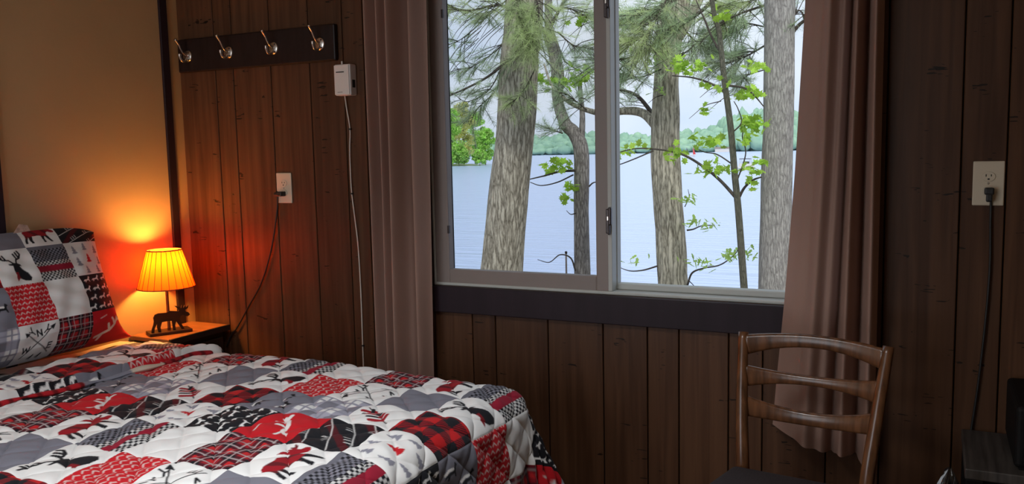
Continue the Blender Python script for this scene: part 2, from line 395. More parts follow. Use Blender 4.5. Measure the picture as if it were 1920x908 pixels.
curtain('curtain', 'mauve-brown curtain hanging between the white thermostat and the window', lambda s, q: -1.930-.012*q+s*(.262-.01*q), 2.2, lambda s: .42,
        [(.09, .05, .060), (.19, .022, -.040), (.28, .045, .060), (.375, .022, -.045), (.52, .075, .095), (.72, .04, -.030), (.86, .08, .070)], .003, -.062)
rod = empty('curtain_rod', (-1.0, -.085, 2.215)); tag(rod, 'dark metal curtain rod above the window', 'curtain rod')
tube('rod', [(-1.02, 0, 0), (0, 0, 0), (.98, 0, 0)], .011, MT['metal_dark'], rod, 10)
for x in (-1.03, .99):
    box('bracket', (x-.012, -.012, -.02), (x+.012, .079, .02), MT['metal_dark'], rod, .003)
# ------------------------------------------------------------------ coat rack
rk = empty('coat_rack', (-2.545, -.006, 1.71)); tag(rk, 'dark espresso wooden coat rack with four metal hooks', 'coat rack')
bm = bmesh.new(); bm_box(bm, (-.425, -.022, 0), (.425, 0, .142), .006)
from_bm('board', bm, MT['espresso'], rk)
for hx in (-.365, -.13, .115, .352):
    hk = lathe('hook', [(.0, -.004), (.022, -.004), (.026, .001), (.020, .005), (.0, .006)], MT['chrome'], rk, 24, True, False)
    hk.rotation_euler = (math.radians(90), 0, 0); hk.location = (hx, -.022, .068)
    # hook arms in local space (local z -> room -y, local y -> up)
    tube('long_arm', [(0, .004, .004), (0, .010, .022), (0, .026, .036), (0, .044, .046), (0, .066, .064)], [.006, .0045, .004, .0045, .0065], MT['chrome'], hk, 10, 24)
    tube('short_arm', [(0, -.006, .004), (0, -.022, .016), (0, -.022, .034), (0, -.006, .044), (0, .006, .044)], [.006, .005, .0045, .005, .0065], MT['chrome'], hk, 10, 24)
    for sy in (.015, -.015):
        s_ = lathe('screw', [(.0, .004), (.0035, .004), (.0035, .0062), (.0, .0068)], MT['metal_dark'], hk, 10, True, False); s_.location = (.010, sy, 0)
# ------------------------------------------------------------------ thermostat
th = empty('thermostat', (-2.078, -.006, 1.570)); tag(th, 'white plastic thermostat box with a thin wire running down', 'thermostat')
box('body', (-.036, -.042, 0), (.040, 0, .120), MT['white_plastic'], th, .005)
box('face_plate', (-.034, -.046, .003), (.036, -.041, .117), MT['white_plastic'], th, .002)
box('slot', (-.024, -.0468, .088), (.014, -.0455, .092), MT['hole'], th)
box('scale_line', (-.020, -.0464, .012), (.004, -.0455, .0135), MT['hole'], th)
box('lever', (-.012, -.028, .119), (-.006, -.020, .134), MT['white_plastic'], th, .002)
box('side_vent', (.0395, -.030, .030), (.0408, -.012, .060), MT['hole'], th)
wp = [(-.012, -.012, .002), (-.008, -.008, -.05), (.002, -.006, -.13), (-.004, -.005, -.22), (-.004, -.005, -.36), (.006, -.005, -.47), (.018, -.005, -.60), (.022, -.005, -.80), (.020, -.005, -1.02), (.020, -.005, -1.12)]
wo = tube('wire', wp, .0028, MT['wire_white'], th, 8, 90)
for z, x in ((-.13, .002), (-.385, -.003), (-1.0, .020)):
    box('staple', (x-.006, -.011, z-.003), (x+.006, .0, z+.003), MT['hole'], wo, .001, 1)
# ------------------------------------------------------------------ outlets and cords
def outlet(cx, cz, label):
    o = empty('wall_outlet', (cx, -.006, cz)); tag(o, label, 'outlet', 'wall outlets')
    box('cover_plate', (-.0395, -.006, -.063), (.0395, 0, .063), MT['cream'], o, .003)
    for s in (-1, 1):
        r_ = lathe('receptacle', [(.0, 0), (.0172, 0), (.0172, .003), (.016, .0036), (.0, .0036)], MT['cream'], o, 24, False, False)
        r_.rotation_euler = (math.radians(90), 0, 0); r_.location = (0, -.0055, s*.0195); r_.scale = (1, .83, 1)
        for x, y, a, b_ in ((-.0065, .004, .0012, .0042), (.0065, .004, .0012, .0036), (0, -.0085, .0026, .0026)):
            box('slot', (x-a, y-b_, .0030), (x+a, y+b_, .0039), MT['hole'], r_)
    sc = lathe('screw', [(.0, 0), (.003, 0), (.0028, .0012), (.0, .0015)], MT['chrome'], o, 12, True, False); sc.rotation_euler = (math.radians(90), 0, 0); sc.location = (0, -.006, 0)
    return o
outlet(-2.426, 1.2075, 'cream wall outlet between coat rack and bed with black plug')
outlet(.138, 1.220, 'cream wall outlet on dark panelling above the side table')
def cord(name, label, plug, path, side):
    o = empty(name, plug); tag(o, label, 'cord', 'power cords')
    bm = bmesh.new()
    bm_box(bm, (-.012, -.030, -.010), (.012, .0, .010), .004)
    if side: bm_box(bm, (-.034, -.026, -.008), (-.010, -.010, .006), .004)
    else: bm_box(bm, (-.008, -.030, -.030), (.008, -.014, -.006), .004)
    from_bm('plug', bm, MT['black_rubber'], o)
    tube('cable', path, .0034, MT['black_rubber'], o, 8, 80); return o
p0 = np.array((-2.426, -.015, 1.184))
pts = [(520, 362), (519, 400), (508, 470), (490, 530), (466, 575), (446, 612), (432, 632), (425, 650)]
cord('power_cord', 'black power cord drooping from the outlet toward the nightstand', p0, [np.array((-.03, -.018, -.001))]+[P(x, y, -.018)-p0 for x, y in pts], True)
p0 = np.array((.140, -.015, 1.199))
pts = [(1858, 372), (1857, 420), (1856, 500), (1848, 600), (1834, 720), (1822, 800), (1815, 850)]
cord('power_cord', 'black power cord hanging from the outlet beside the dark side table', p0, [np.array((0, -.022, -.02))]+[P(x, y, -.018)-p0 for x, y in pts], False)
# ------------------------------------------------------------------ printed patchwork motifs
WHT = np.array((.78, .78, .77)); GRY = np.array((.185, .185, .225)); RED = np.array((.52, .010, .018)); BLK = np.array((.010, .010, .014)); DRD = np.array((.20, .006, .016))
def inpoly(x, y, poly):
    c = np.zeros(x.shape, bool); n = len(poly); j = n-1
    for i in range(n):
        xi, yi = poly[i]; xj, yj = poly[j]
        if yi != yj:
            c ^= ((yi > y) != (yj > y)) & (x < (xj-xi)*(y-yi)/(yj-yi)+xi)
        j = i
    return c
def stroke(x, y, pts, wd):
    m = np.zeros(x.shape, bool)
    for (ax, ay), (bx, by) in zip(pts[:-1], pts[1:]):
        dx, dy = bx-ax, by-ay; L = dx*dx+dy*dy+1e-12
        t = np.clip(((x-ax)*dx+(y-ay)*dy)/L, 0, 1)
        m |= (x-ax-t*dx)**2+(y-ay-t*dy)**2 < wd*wd
    return m
MOOSE = [(.06, .10), (.12, .10), (.14, .22), (.20, .34), (.19, .22), (.22, .10), (.28, .10), (.27, .22), (.31, .36), (.48, .37), (.54, .36), (.55, .24), (.56, .10), (.62, .10), (.61, .24), (.64, .34), (.70, .22), (.76, .10), (.82, .10), (.77, .22), (.72, .38), (.74, .46), (.80, .49), (.86, .45), (.93, .44), (.97, .48), (.94, .54), (.88, .57), (.86, .62), (.93, .66), (.95, .74), (.89, .69), (.86, .75), (.83, .68), (.79, .76), (.77, .68), (.70, .74), (.62, .76), (.68, .69), (.72, .63), (.70, .60), (.60, .62), (.50, .64), (.42, .60), (.24, .61), (.16, .58), (.12, .50), (.13, .40), (.11, .30), (.07, .20)]
DEER = [(.40, .10), (.50, .18), (.60, .10), (.72, .08), (.78, .16), (.74, .30), (.64, .42), (.60, .52), (.66, .50), (.64, .56), (.58, .60), (.50, .62), (.42, .60), (.34, .60), (.36, .56), (.44, .54), (.44, .40), (.46, .28), (.42, .20)]
ANTL = [[(.47, .60), (.40, .70), (.28, .72), (.20, .80), (.18, .90)], [(.34, .71), (.32, .84)], [(.27, .73), (.25, .88)], [(.55, .60), (.60, .70), (.70, .74), (.74, .84), (.70, .93)], [(.63, .71), (.58, .86)], [(.69, .74), (.64, .90)], [(.20, .80), (.10, .82)]]
HORN = [[(.12, .28), (.30, .34), (.50, .40), (.66, .54), (.78, .72)], [(.66, .54), (.60, .72)], [(.74, .64), (.86, .66)], [(.50, .40), (.46, .58)], [(.30, .34), (.22, .20)]]
ANIM = [(.05, .30), (.15, .45), (.30, .52), (.60, .50), (.72, .62), (.80, .80), (.86, .78), (.95, .66), (.84, .60), (.80, .46), (.84, .22), (.76, .22), (.70, .38), (.40, .38), (.30, .22), (.22, .22), (.24, .38), (.14, .34)]
def pine(cx, cy, s):
    return [(cx-.02*s, cy-.5*s), (cx-.30*s, cy-.42*s), (cx-.10*s, cy-.15*s), (cx-.22*s, cy-.12*s), (cx-.07*s, cy+.14*s), (cx-.14*s, cy+.16*s), (cx, cy+.5*s), (cx+.14*s, cy+.16*s), (cx+.07*s, cy+.14*s), (cx+.22*s, cy-.12*s), (cx+.10*s, cy-.15*s), (cx+.30*s, cy-.42*s)]
KIND = {(0, 0): 'grey', (1, 0): 'compass', (2, 0): 'chevron', (3, 0): 'deer', (0, 1): 'sprig', (1, 1): 'greyplaid', (2, 1): 'badger', (3, 1): 'buffalo',
        (0, 2): 'twigs', (1, 2): 'antler', (2, 2): 'herd', (3, 2): 'pines', (0, 3): 'moose', (1, 3): 'tartan', (2, 3): 'white', (3, 3): 'hound'}
def motif(k, x, y):
    c = np.empty(x.shape+(3,)); c[:] = WHT
    def put(m, col): c[m] = col
    inv = lambda t: .5+(t-.5)
    if k == 'grey': c[:] = GRY
    elif k == 'chevron':
        c[:] = RED
        yy = y*8.5; row = np.floor(yy); xx = x*8+.5*(row % 2); a = xx-np.floor(xx)-.5; b = yy-row
        put((np.abs(b-(.78-1.15*np.abs(a))) < .13) & (np.abs(a) < .40), np.array((.66, .50, .48)))
    elif k == 'buffalo':
        i = np.floor(x*5+.3) % 2; j = np.floor(y*5+.3) % 2; s = i+j
        tw = (np.floor((x+y)*40) % 2) == 0
        c[:] = BLK; put(s == 2, np.array((.50, .012, .014))); put((s == 1) & tw, np.array((.30, .008, .012)))
        put((s == 1) & ~tw, np.array((.03, .006, .012)))
    elif k == 'tartan':
        c[:] = np.array((.30, .010, .018))
        i = (x*3.2+.25) % 1; j = (y*3.2+.25) % 1
        put(i < .42, np.array((.07, .006, .014))); put((j < .42), np.array((.10, .007, .014))); put((i < .42) & (j < .42), BLK)
        put((i > .70) & (j > .70), np.array((.50, .016, .02)))
        for t in (.20, .62):
            put(np.abs(i-t) < .028, np.array((.42, .36, .36))); put(np.abs(j-t) < .028, np.array((.42, .36, .36)))
    elif k == 'hound':
        chk = (np.floor(x*20)+np.floor(y*20)) % 2 == 0
        c[:] = WHT*.75; put(chk, BLK)
        top = y > .55
        put(top & chk, BLK); put(top & ~chk, GRY*1.1)
        put((y > .90), GRY*.75); put((y > .25) & (y < .43), np.array((.28, .010, .03)))
    elif k == 'greyplaid':
        c[:] = WHT*.92
        i = (x*2.0+.1) % 1; j = (y*2.0+.1) % 1
        m1 = i < .5; m2 = j < .5
        put(m1, GRY*2.0); put(m2, GRY*1.8); put(m1 & m2, GRY*1.05)
        put((np.abs(i-.75) < .04) | (np.abs(j-.75) < .04), GRY*1.5)
    elif k == 'badger':
        c[:] = GRY
        for ox, oy, s in ((.12, .08, .42), (.52, .30, .40), (.10, .56, .38)):
            put(inpoly((x-ox)/s, (y-oy)/s, ANIM), BLK); put(stroke((x-ox)/s, (y-oy)/s, [(.1, .50), (.35, .60), (.65, .58)], .055), WHT)
    elif k == 'herd':
        c[:] = BLK
        for r_ in range(4):
            for q in range(4):
                ox, oy = q*.27-.06+.10*(r_ % 2), r_*.25+.0
                put(inpoly((x-ox)/.26, (y-oy)/.26, ANIM), WHT)
    elif k == 'twigs':
        c[:] = BLK; put(((x*1.5-y*1.2) % 1) < .22, np.array((.075, .006, .010)))
        for o in (-.55, -.15, .25, .65):
            put(stroke(x, y, [(.02, o+.05), (.35, o+.25), (.65, o+.45), (.98, o+.75)], .009), WHT*.8)
            for t in (.3, .36, .42, .7, .76): put(stroke(x, y, [(t, o+.04+t*.70), (t-.02, o+.14+t*.70)], .008), WHT*.8)
    elif k == 'antler':
        c[:] = RED
        for s in HORN: put(stroke(x, y, s, .034), WHT)
        put(stroke(x, y, [(.2, .78), (.42, .84)], .014), WHT*.8)
    elif k == 'pines':
        for n_, (cx, cy, s) in enumerate(((.2, .78, .26), (.5, .85, .24), (.8, .74, .26), (.2, .42, .28), (.5, .50, .28), (.82, .40, .26), (.34, .16, .24), (.68, .15, .24))):
            put(inpoly(x, y, pine(cx, cy, s)), np.array((.50, .012, .02)) if n_ == 4 else GRY*1.35)
    elif k == 'moose':
        m = inpoly(x, y-.02, MOOSE); put(m, np.array((.30, .008, .016)))
        put(m & (y < .36), BLK); put(m & ((x*3+y*2) % 1 < .35) & (y > .3), np.array((.12, .007, .012)))
    elif k == 'deer':
        m = inpoly(x, y, DEER); put(m, BLK); put(m & (x < .52) & (y < .36), np.array((.22, .008, .014)))
        for s in ANTL: put(stroke(x, y, s, .023), BLK)
    elif k == 'sprig':
        st = [(.22, .18), (.42, .42), (.60, .66), (.72, .88)]
        put(stroke(x, y, st, .012), BLK)
        for n_, t in enumerate((.25, .38, .5, .6, .7, .8)):
            bx, by = .22+.5*t*1.0, .18+.70*t
            for sd in (-1, 1):
                ex, ey = bx+(.05+.20*(1-t))*(1 if sd > 0 else -.55), by+(.16 if sd < 0 else .05)
                put(stroke(x, y, [(bx, by), ((bx+ex)/2, (by+ey)/2), (ex, ey)], .030), np.array((.32, .008, .018)) if (n_+sd) % 3 else BLK)
    elif k == 'compass':
        put(stroke(x, y, [(.16, .16), (.84, .86)], .012) | stroke(x, y, [(.84, .20), (.18, .74)], .012), BLK)
        put(inpoly(x, y, [(.90, .92), (.76, .86), (.84, .76)]) | inpoly(x, y, [(.12, .80), (.15, .66), (.26, .76)]), BLK)
        put(stroke(x, y, [(.45, .66), (.45, .82), (.56, .66), (.56, .82)], .018), BLK)
        for sg in (-1, 1):
            put(stroke(x, y, [(.505+sg*.12, .72), (.505+sg*.20, .80), (.505+sg*.22, .92)], .016) | stroke(x, y, [(.505+sg*.17, .77), (.505+sg*.28, .80)], .014), BLK)
        put(stroke(x, y, [(.14, .42), (.18, .28), (.23, .40), (.28, .28), (.32, .42)], .018), BLK)
        put(stroke(x, y, [(.86, .44), (.76, .44), (.76, .30), (.86, .30)], .016) | stroke(x, y, [(.76, .37), (.84, .37)], .016), BLK)
        for a_ in (.40, .60): put(stroke(x, y, [(a_, .12), (a_+.08, .20), (a_+.05, .10)], .016), BLK)
    return c
def patch_colors(k, mx, my):
    n = mx.shape[0]; d = .25/max(n-1, 1); acc = 0
    for ox, oy in ((-d, -d), (d, -d), (-d, d), (d, d)):
        acc = acc+motif(k, np.clip(mx+ox, .0005, .9995), np.clip(my+oy, .0005, .9995))
    return acc/4
def grid_patch(name, Pxyz, cols, parent, matl):
    n0, n1 = Pxyz.shape[:2]
    me = bpy.data.meshes.new(name); nv = n0*n1; nf = (n0-1)*(n1-1)
    me.vertices.add(nv); me.vertices.foreach_set('co', Pxyz.reshape(-1).astype(np.float32))
    a = np.arange(nv).reshape(n0, n1); q = np.stack([a[:-1, :-1], a[1:, :-1], a[1:, 1:], a[:-1, 1:]], -1).reshape(-1)
    me.loops.add(nf*4); me.loops.foreach_set('vertex_index', q.astype(np.int32))
    me.polygons.add(nf); me.polygons.foreach_set('loop_start', np.arange(0, nf*4, 4, dtype=np.int32))
    try: me.polygons.foreach_set('loop_total', np.full(nf, 4, np.int32))
    except Exception: pass
    me.update(calc_edges=True); me.validate()
    if cols is not None:
        ca = me.color_attributes.new('print', 'FLOAT_COLOR', 'POINT')
        ca.data.foreach_set('color', np.concatenate([cols.reshape(-1, 3), np.ones((nv, 1))], 1).reshape(-1).astype(np.float32))
    return mesh_obj(name, me, matl, parent, True)
# ------------------------------------------------------------------ bed
bed = empty('bed', (-2.05, -1.115, 0)); tag(bed, 'bed against the beige wall under a patchwork quilt', 'bed')
box('mattress', (-.90, -.70, .34), (.885, .70, .590), MT['mattress'], bed, .05, 4)
box('box_spring', (-.90, -.69, .14), (.88, .69, .335), MT['mattress'], bed, .02)
for sx in (-.85, .83):
    for sy in (-.64, .64):
        box('leg', (sx-.03, sy-.03, 0), (sx+.03, sy+.03, .14), MT['nightbody'], bed, .005)
# sheet
nx, ny = 40, 70
sx = np.linspace(-2.965, -2.70, nx); sy = np.linspace(-1.80, -.425, ny); SX, SY = np.meshgrid(sx, sy, indexing='ij')
SZ = .602+.003*np.sin(SY*9+SX*20)+.002*np.sin(SY*23)
sc_col = np.empty(SX.shape+(3,)); sc_col[:] = WHT*.85
sc_col[(SX > -2.865) & (SX < -2.795)] = GRY*.75
sc_col[(SX > -2.905) & (SX < -2.89) & ((SY*9 % 1) < .5)] = BLK
sheet = grid_patch('bed_sheet', np.stack([SX, SY, SZ], -1), sc_col, None, MT['cloth']); tag(sheet, 'white striped sheet showing between pillow and quilt', 'sheet')
sm = sheet.modifiers.new('thick', 'SOLIDIFY'); sm.thickness = .004; sm.offset = -1
# quilt surface
XE, YE, YNR, RR = -1.215, -.452, -1.75, .095
PX_, PY_ = .178, .194
def sst(t): t = np.clip(t, 0, 1); return t*t*(3-2*t)
def quilt_S(u, v, puff=1.0):
    du = np.maximum(0, u-XE); dp = np.maximum(0, v-YE); dn = np.maximum(0, YNR-v)
    dv = dp-dn; d = np.hypot(du, dv); nxv = du/np.maximum(d, 1e-9); nyv = dv/np.maximum(d, 1e-9)
    corner = 2*np.abs(nxv*nyv)
    bend = RR*math.pi/2
    al_ = np.minimum(d, bend)/RR
    out = RR*np.sin(al_); drop = RR*(1-np.cos(al_))
    rest = np.maximum(0, d-bend)
    fl = .05+.34*corner**1.5
    rip = .012*np.sin((u*nyv-v*nxv)*26)*sst(rest/.25)
    out = out+fl*rest+rip; drop = drop+rest*np.sqrt(1-fl**2)
    X = np.minimum(u, XE)+nxv*out; Y = np.clip(v, YNR, YE)+nyv*out
    # fold across the bed near the pillows
    fx_ = -2.478+.012*np.sin(v*7)+.05*sst((v+.52)/.14)
    up_ = sst((fx_-u)/.020)
    Z = .614+.006*np.sin(u*5+v*3)+.005*np.sin(v*8-u*2.5)-.010*((v+1.1)/.7)**2*(d <= 0)-.010*np.minimum(1, (np.abs(v+1.1)/.7)**2)*(d > 0)
    Z = Z+.020*up_+.012*np.exp(-((u-fx_+.020)/.022)**2)-.006*np.exp(-((u-fx_-.02)/.02)**2)
    Z = Z-drop
    # normals (analytic approx)
    nz_ = np.cos(al_); nh = np.sin(al_)
    U = (u+1.275)/PX_; V = (v+.585)/PY_
    a1 = (U+V)/.66; a2 = (U-V)/.66
    h = .0105*(np.abs(np.sin(math.pi*a1))**.42)*(np.abs(np.sin(math.pi*a2))**.42)-.005
    h = h+.0016*np.sin(U*6.1+5*np.sin(V*2.3)+V*9)*np.cos(V*7.7-U*3)+.0012*np.sin(U*17+3*np.sin(V*5))*np.sin(V*13)
    seam = np.minimum(np.abs(U-np.round(U)), np.abs(V-np.round(V))); h = h-.0016*np.exp(-(seam/.02)**2)
    h = h*puff
    return np.stack([X+nxv*nh*h, Y+nyv*nh*h, Z+nz_*h], -1)
quilt = empty('patchwork_quilt', (-1.9, -1.1, .60)); tag(quilt, 'red, black and white woodland patchwork quilt over the bed', 'quilt')
qo = np.array(quilt.location)
UHEAD = -2.752
for i in range(-3, 9):
    for j in range(-3, 8):
        u1 = -1.275-PX_*i; u0 = u1-PX_; v1 = -.585-PY_*j; v0 = v1-PY_
        u0c = max(u0, UHEAD)
        if u1 <= u0c+.01: continue
        n = 76 if (-2 <= i <= 7 and -2 <= j <= 5) else 24
        u = np.linspace(u0c, u1, n); v = np.linspace(v0, v1, n); Ug, Vg = np.meshgrid(u, v, indexing='ij')
        mx = (Vg-v0)/PY_; my = (u1-Ug)/PX_
        cols = patch_colors(KIND[(i % 4, j % 4)], mx, my)
        grid_patch('patch', quilt_S(Ug, Vg)-qo, cols, quilt, MT['cloth'])
u = np.linspace(UHEAD, -1.275+PX_*3, 130); v = np.linspace(-.585-PY_*8, -.585+PY_*3, 130); Ug, Vg = np.meshgrid(u, v, indexing='ij')
Q = quilt_S(Ug, Vg, 0.0); du_ = np.gradient(Q, axis=0); dv_ = np.gradient(Q, axis=1); N = np.cross(du_, dv_); N /= np.linalg.norm(N, axis=-1, keepdims=True)+1e-12
N *= np.sign(N[60, 60, 2])
grid_patch('backing', Q-N*.007-qo, None, quilt, MT['backing'])
# rolled edge of the fold across the quilt, its binding changing colour along the way
vv_ = np.linspace(-1.74, -.44, 160); ff_ = -2.478+.012*np.sin(vv_*7)+.05*sst((vv_+.52)/.14)
cz_ = quilt_S(ff_+.004, vv_, 0.0)
path = np.stack([ff_+.004, vv_, cz_[:, 2]+.006], -1)-qo; ring = []; rc = []
for k_ in range(13):
    a_ = 2*math.pi*k_/12; rw_ = (1+.28*np.sin(vv_*23)+.18*np.sin(vv_*51+1))[:, None]; ring.append(path+np.stack([.005*np.sin(vv_*17), 0*vv_, -.004+.002*np.sin(vv_*31)], -1)+rw_*np.array((math.cos(a_)*.013, 0, math.sin(a_)*.008)))
seg_c = [np.array((.45, .012, .02)), np.array((.42, .012, .02)), GRY*1.3, np.array((.62, .55, .45)), np.array((.34, .012, .02)), np.array((.44, .014, .02))]
cc_ = np.array([seg_c[0 if q_ < -.97 else 2 if q_ < -.79 else 3 if q_ < -.66 else 4] for q_ in vv_])
tart_ = (np.abs(((vv_*22) % 1)-.5) < .20); cc_[tart_ & ((vv_ < -.97) | (vv_ > -.66))] *= .35
grid_patch('folded_edge', np.stack(ring, 1), np.repeat(cc_[:, None, :], 13, 1), quilt, MT['cloth'])
# ------------------------------------------------------------------ pillow
pil = empty('pillow', (-2.80, -.885, .63)); tag(pil, 'patchwork-printed pillow leaning on the beige wall', 'pillow')
pc = np.array((-2.915, -.885, .860)); ehat = np.array((-.075, 0, .445)); ehat /= np.linalg.norm(ehat); ny_ = np.array((0, 1., 0)); nn = np.array((ehat[2], 0, -ehat[0]))
PW, PH, PT = .365, .232, .150
def pil_S(s, t, side=1):
    sq = np.clip(s, -1, 1); tq = np.clip(t, -1, 1)
    th_ = PT*np.sqrt(np.maximum(0, 1-sq**4))**.8*np.interp(tq, [-1, -.97, -.9, -.8, -.62, -.43, -.1, .17, .5, .73, .9, 1], [0, .30, .52, .72, .92, .97, .87, .70, .47, .29, .13, 0])
    th_ = th_+.0035*np.sin(s*19+t*7)*np.sin(t*15-s*4)*(1-sq**2)*(1-tq**2)*2
    y = s*PW*(1-.05*(1-tq**2)*np.abs(sq))+.085*np.maximum(0, sq)**7*np.maximum(0, -tq)**4-.06*np.maximum(0, -sq)**7*np.maximum(0, -tq)**4
    z = t*PH*(1-.04*(1-sq**2)*0)-.0*sq
    z = z-.030*np.maximum(0, tq)**6*np.abs(sq)**6
    return pc+y[..., None]*ny_+z[..., None]*ehat+(side*th_)[..., None]*nn
ys = [-1.25, -1.128, -.981, -.834, -.690, -.520]; js = [2, 1, 0, -1, -2]
ts = [-1.0, -.43, .17, .73, 1.0]; is_ = [1, 2, 3, 4]
po = np.array(pil.location)
for a in range(5):
    for b in range(4):
        s0, s1 = (ys[a]-pc[1])/PW, (ys[a+1]-pc[1])/PW
        n = 64; s = np.linspace(s0, s1, n); t = np.linspace(ts[b], ts[b+1], n); Sg, Tg = np.meshgrid(s, t, indexing='ij')
        mx = (Sg-s0)/(s1-s0); my = (Tg-ts[b])/(ts[b+1]-ts[b])*(.6 if b == 3 else 1)
        grid_patch('patch', pil_S(Sg, Tg)-po, patch_colors(KIND[(is_[b] % 4, js[a] % 4)], mx, my), pil, MT['cloth'])
s = np.linspace(-1, 1, 40); Sg, Tg = np.meshgrid(s, s, indexing='ij')
grid_patch('back_panel', pil_S(Sg, Tg, -.16)-po, None, pil, MT['backing'])
tg = from_py('care_tag', [np.array(q)-po for q in [(-2.945, -.86, 1.070), (-2.948, -.77, 1.066), (-2.958, -.785, 1.110), (-2.957, -.815, 1.116), (-2.9465, -.86, 1.070), (-2.9495, -.77, 1.066), (-2.9595, -.785, 1.110), (-2.9585, -.815, 1.116)]], [(0, 1, 2, 3), (7, 6, 5, 4), (0, 4, 5, 1), (1, 5, 6, 2), (2, 6, 7, 3), (3, 7, 4, 0)], mat('tag_paper', (.55, .40, .33), .8, .3, (60, 60, 60)), pil)
# ------------------------------------------------------------------ nightstand
ns = empty('nightstand', (-2.868, -.195, 0)); tag(ns, 'narrow dark nightstand in the corner with a honey wood top', 'nightstand')
box('top', (-.117, -.165, .592), (.117, .165, .610), MT['nightwood'], ns, .003)
box('edge_band', (.108, -.165, .586), (.119, .165, .6115), MT['nightbody'], ns, .002)
box('body', (-.112, -.150, .12), (.085, .150, .592), MT['nightbody'], ns, .004)
dr = box('drawer', (.085, -.140, .40), (.097, .140, .560), MT['nightbody'], ns, .003)
kb = lathe('knob', [(.0, 0), (.006, 0), (.006, .010), (.013, .016), (.012, .024), (.0, .027)], MT['bronze'], dr, 16); kb.rotation_euler = (0, math.radians(90), 0); kb.location = (.097, 0, .48)
for a in (-.10, .075):
    for b in (-.135, .135):
        box('leg', (a-.014, b-.014, 0), (a+.014, b+.014, .12), MT['nightbody'], ns, .002)
# ------------------------------------------------------------------ moose lamp
lamp = empty('table_lamp', (-2.868, -.258, .610), math.atan2(.88, .48)); tag(lamp, 'moose table lamp with a glowing orange shade on the nightstand', 'lamp')
box('base_plate', (-.085, -.042, .0), (.085, .042, .014), MT['bronze'], lamp, .003)
def extrude_poly(name, poly, sc, off, th, matl, parent):
    bm = bmesh.new(); vs = [bm.verts.new((off[0]+x*sc[0], off[1]-th/2, off[2]+y*sc[1])) for x, y in poly]
    f = bm.faces.new(vs); r = bmesh.ops.extrude_face_region(bm, geom=[f]); bmesh.ops.translate(bm, verts=[e for e in r['geom'] if isinstance(e, bmesh.types.BMVert)], vec=(0, th, 0))
    bmesh.ops.recalc_face_normals(bm, faces=bm.faces); bmesh.ops.triangulate(bm, faces=[q for q in bm.faces if len(q.verts) > 4])
    return from_bm(name, bm, matl, parent)
extrude_poly('moose_figure', MOOSE, (.172, .155), (-.085, -.020, -.002), .007, MT['bronze'], lamp)
tube('pole', [(0, 0, .012), (0, 0, .1), (0, 0, .25)], .0062, MT['brass'], lamp, 14)
lathe('socket', [(.0, .195), (.011, .195), (.012, .215), (.014, .220), (.014, .238), (.0, .238)], MT['bronze'], lamp, 20)
lathe('bulb', [(.0, .238), (.008, .239), (.010, .244), (.016, .250), (.018, .258), (.014, .264), (.0, .266)], emit_mat('bulb_glow', (1, .50, .15), 3), lamp, 20)
SZ0, SZ1, SR0, SR1 = .196, .352, .114, .069
m, t, b = new_mat('glowing_pleated_shade')
b.inputs['Base Color'].default_value = (.60, .16, .02, 1); b.inputs['Roughness'].default_value = .9
trn = t.nodes.new('ShaderNodeBsdfTranslucent'); trn.inputs['Color'].default_value = (.75, .078, .003, 1)
mxn = t.nodes.new('ShaderNodeMixShader'); mxn.inputs['Fac'].default_value = .62
t.links.new(b.outputs[0], mxn.inputs[1]); t.links.new(trn.outputs[0], mxn.inputs[2]); t.links.new(mxn.outputs[0], t.nodes['Material Output'].inputs['Surface'])
seg = 144; v = []; f = []
for q, (r_, z) in enumerate(((SR0, SZ0), ((SR0+SR1)/2, (SZ0+SZ1)/2), (SR1, SZ1))):
    for k in range(seg):
        a = 2*math.pi*k/seg; rr = r_*(1+.006*math.cos(a*24)); v.append((rr*math.cos(a), rr*math.sin(a), z))
for q in range(2):
    for k in range(seg): f.append((q*seg+k, q*seg+(k+1) % seg, (q+1)*seg+(k+1) % seg, (q+1)*seg+k))
shade = from_py('shade', v, f, m, lamp, True)
seamm = mat('shade_seam', (.25, .06, .015), .8)
me_seam = None
for k in range(24):
    if me_seam is None:
        o = tube('pleat_seam', [(SR0*1.004, 0, SZ0), ((SR0+SR1)/2*1.004, 0, (SZ0+SZ1)/2), (SR1*1.004, 0, SZ1)], .0011, seamm, shade, 5, 4); me_seam = o.data
    else: o = link(bpy.data.objects.new('pleat_seam', me_seam), shade)
    o.rotation_euler = (0, 0, 2*math.pi*(k+.5)/24)
for r_, z in ((SR0, SZ0), (SR1, SZ1)):
    bm = bmesh.new(); R_ = 48; vs = []
    pts = [(r_*math.cos(2*math.pi*k/R_), r_*math.sin(2*math.pi*k/R_), z) for k in range(R_+1)]
    vv, ff = tube_data(np.array(pts), .0026, 6); bm.free(); from_py('rim', vv, ff[:-2], seamm, shade, True)
vv = []
for k in range(3):
    a = 2*math.pi*k/3+.3; vv.append(tube_data(smooth_path([(.012, 0, SZ1-.03), (SR1*.98*math.cos(a), SR1*.98*math.sin(a), SZ1-.004)], 3), .0015, 5))
vv, ff = join_data(vv); from_py('spider', vv, ff, MT['bronze'], lamp)
pl = bpy.data.lights.new('lamp_light', 'POINT'); pl.energy = 14; pl.color = (1.0, .42, .08); pl.shadow_soft_size = .03
plo = bpy.data.objects.new('lamp_light', pl); link(plo, lamp); plo.location = (0, 0, .300)
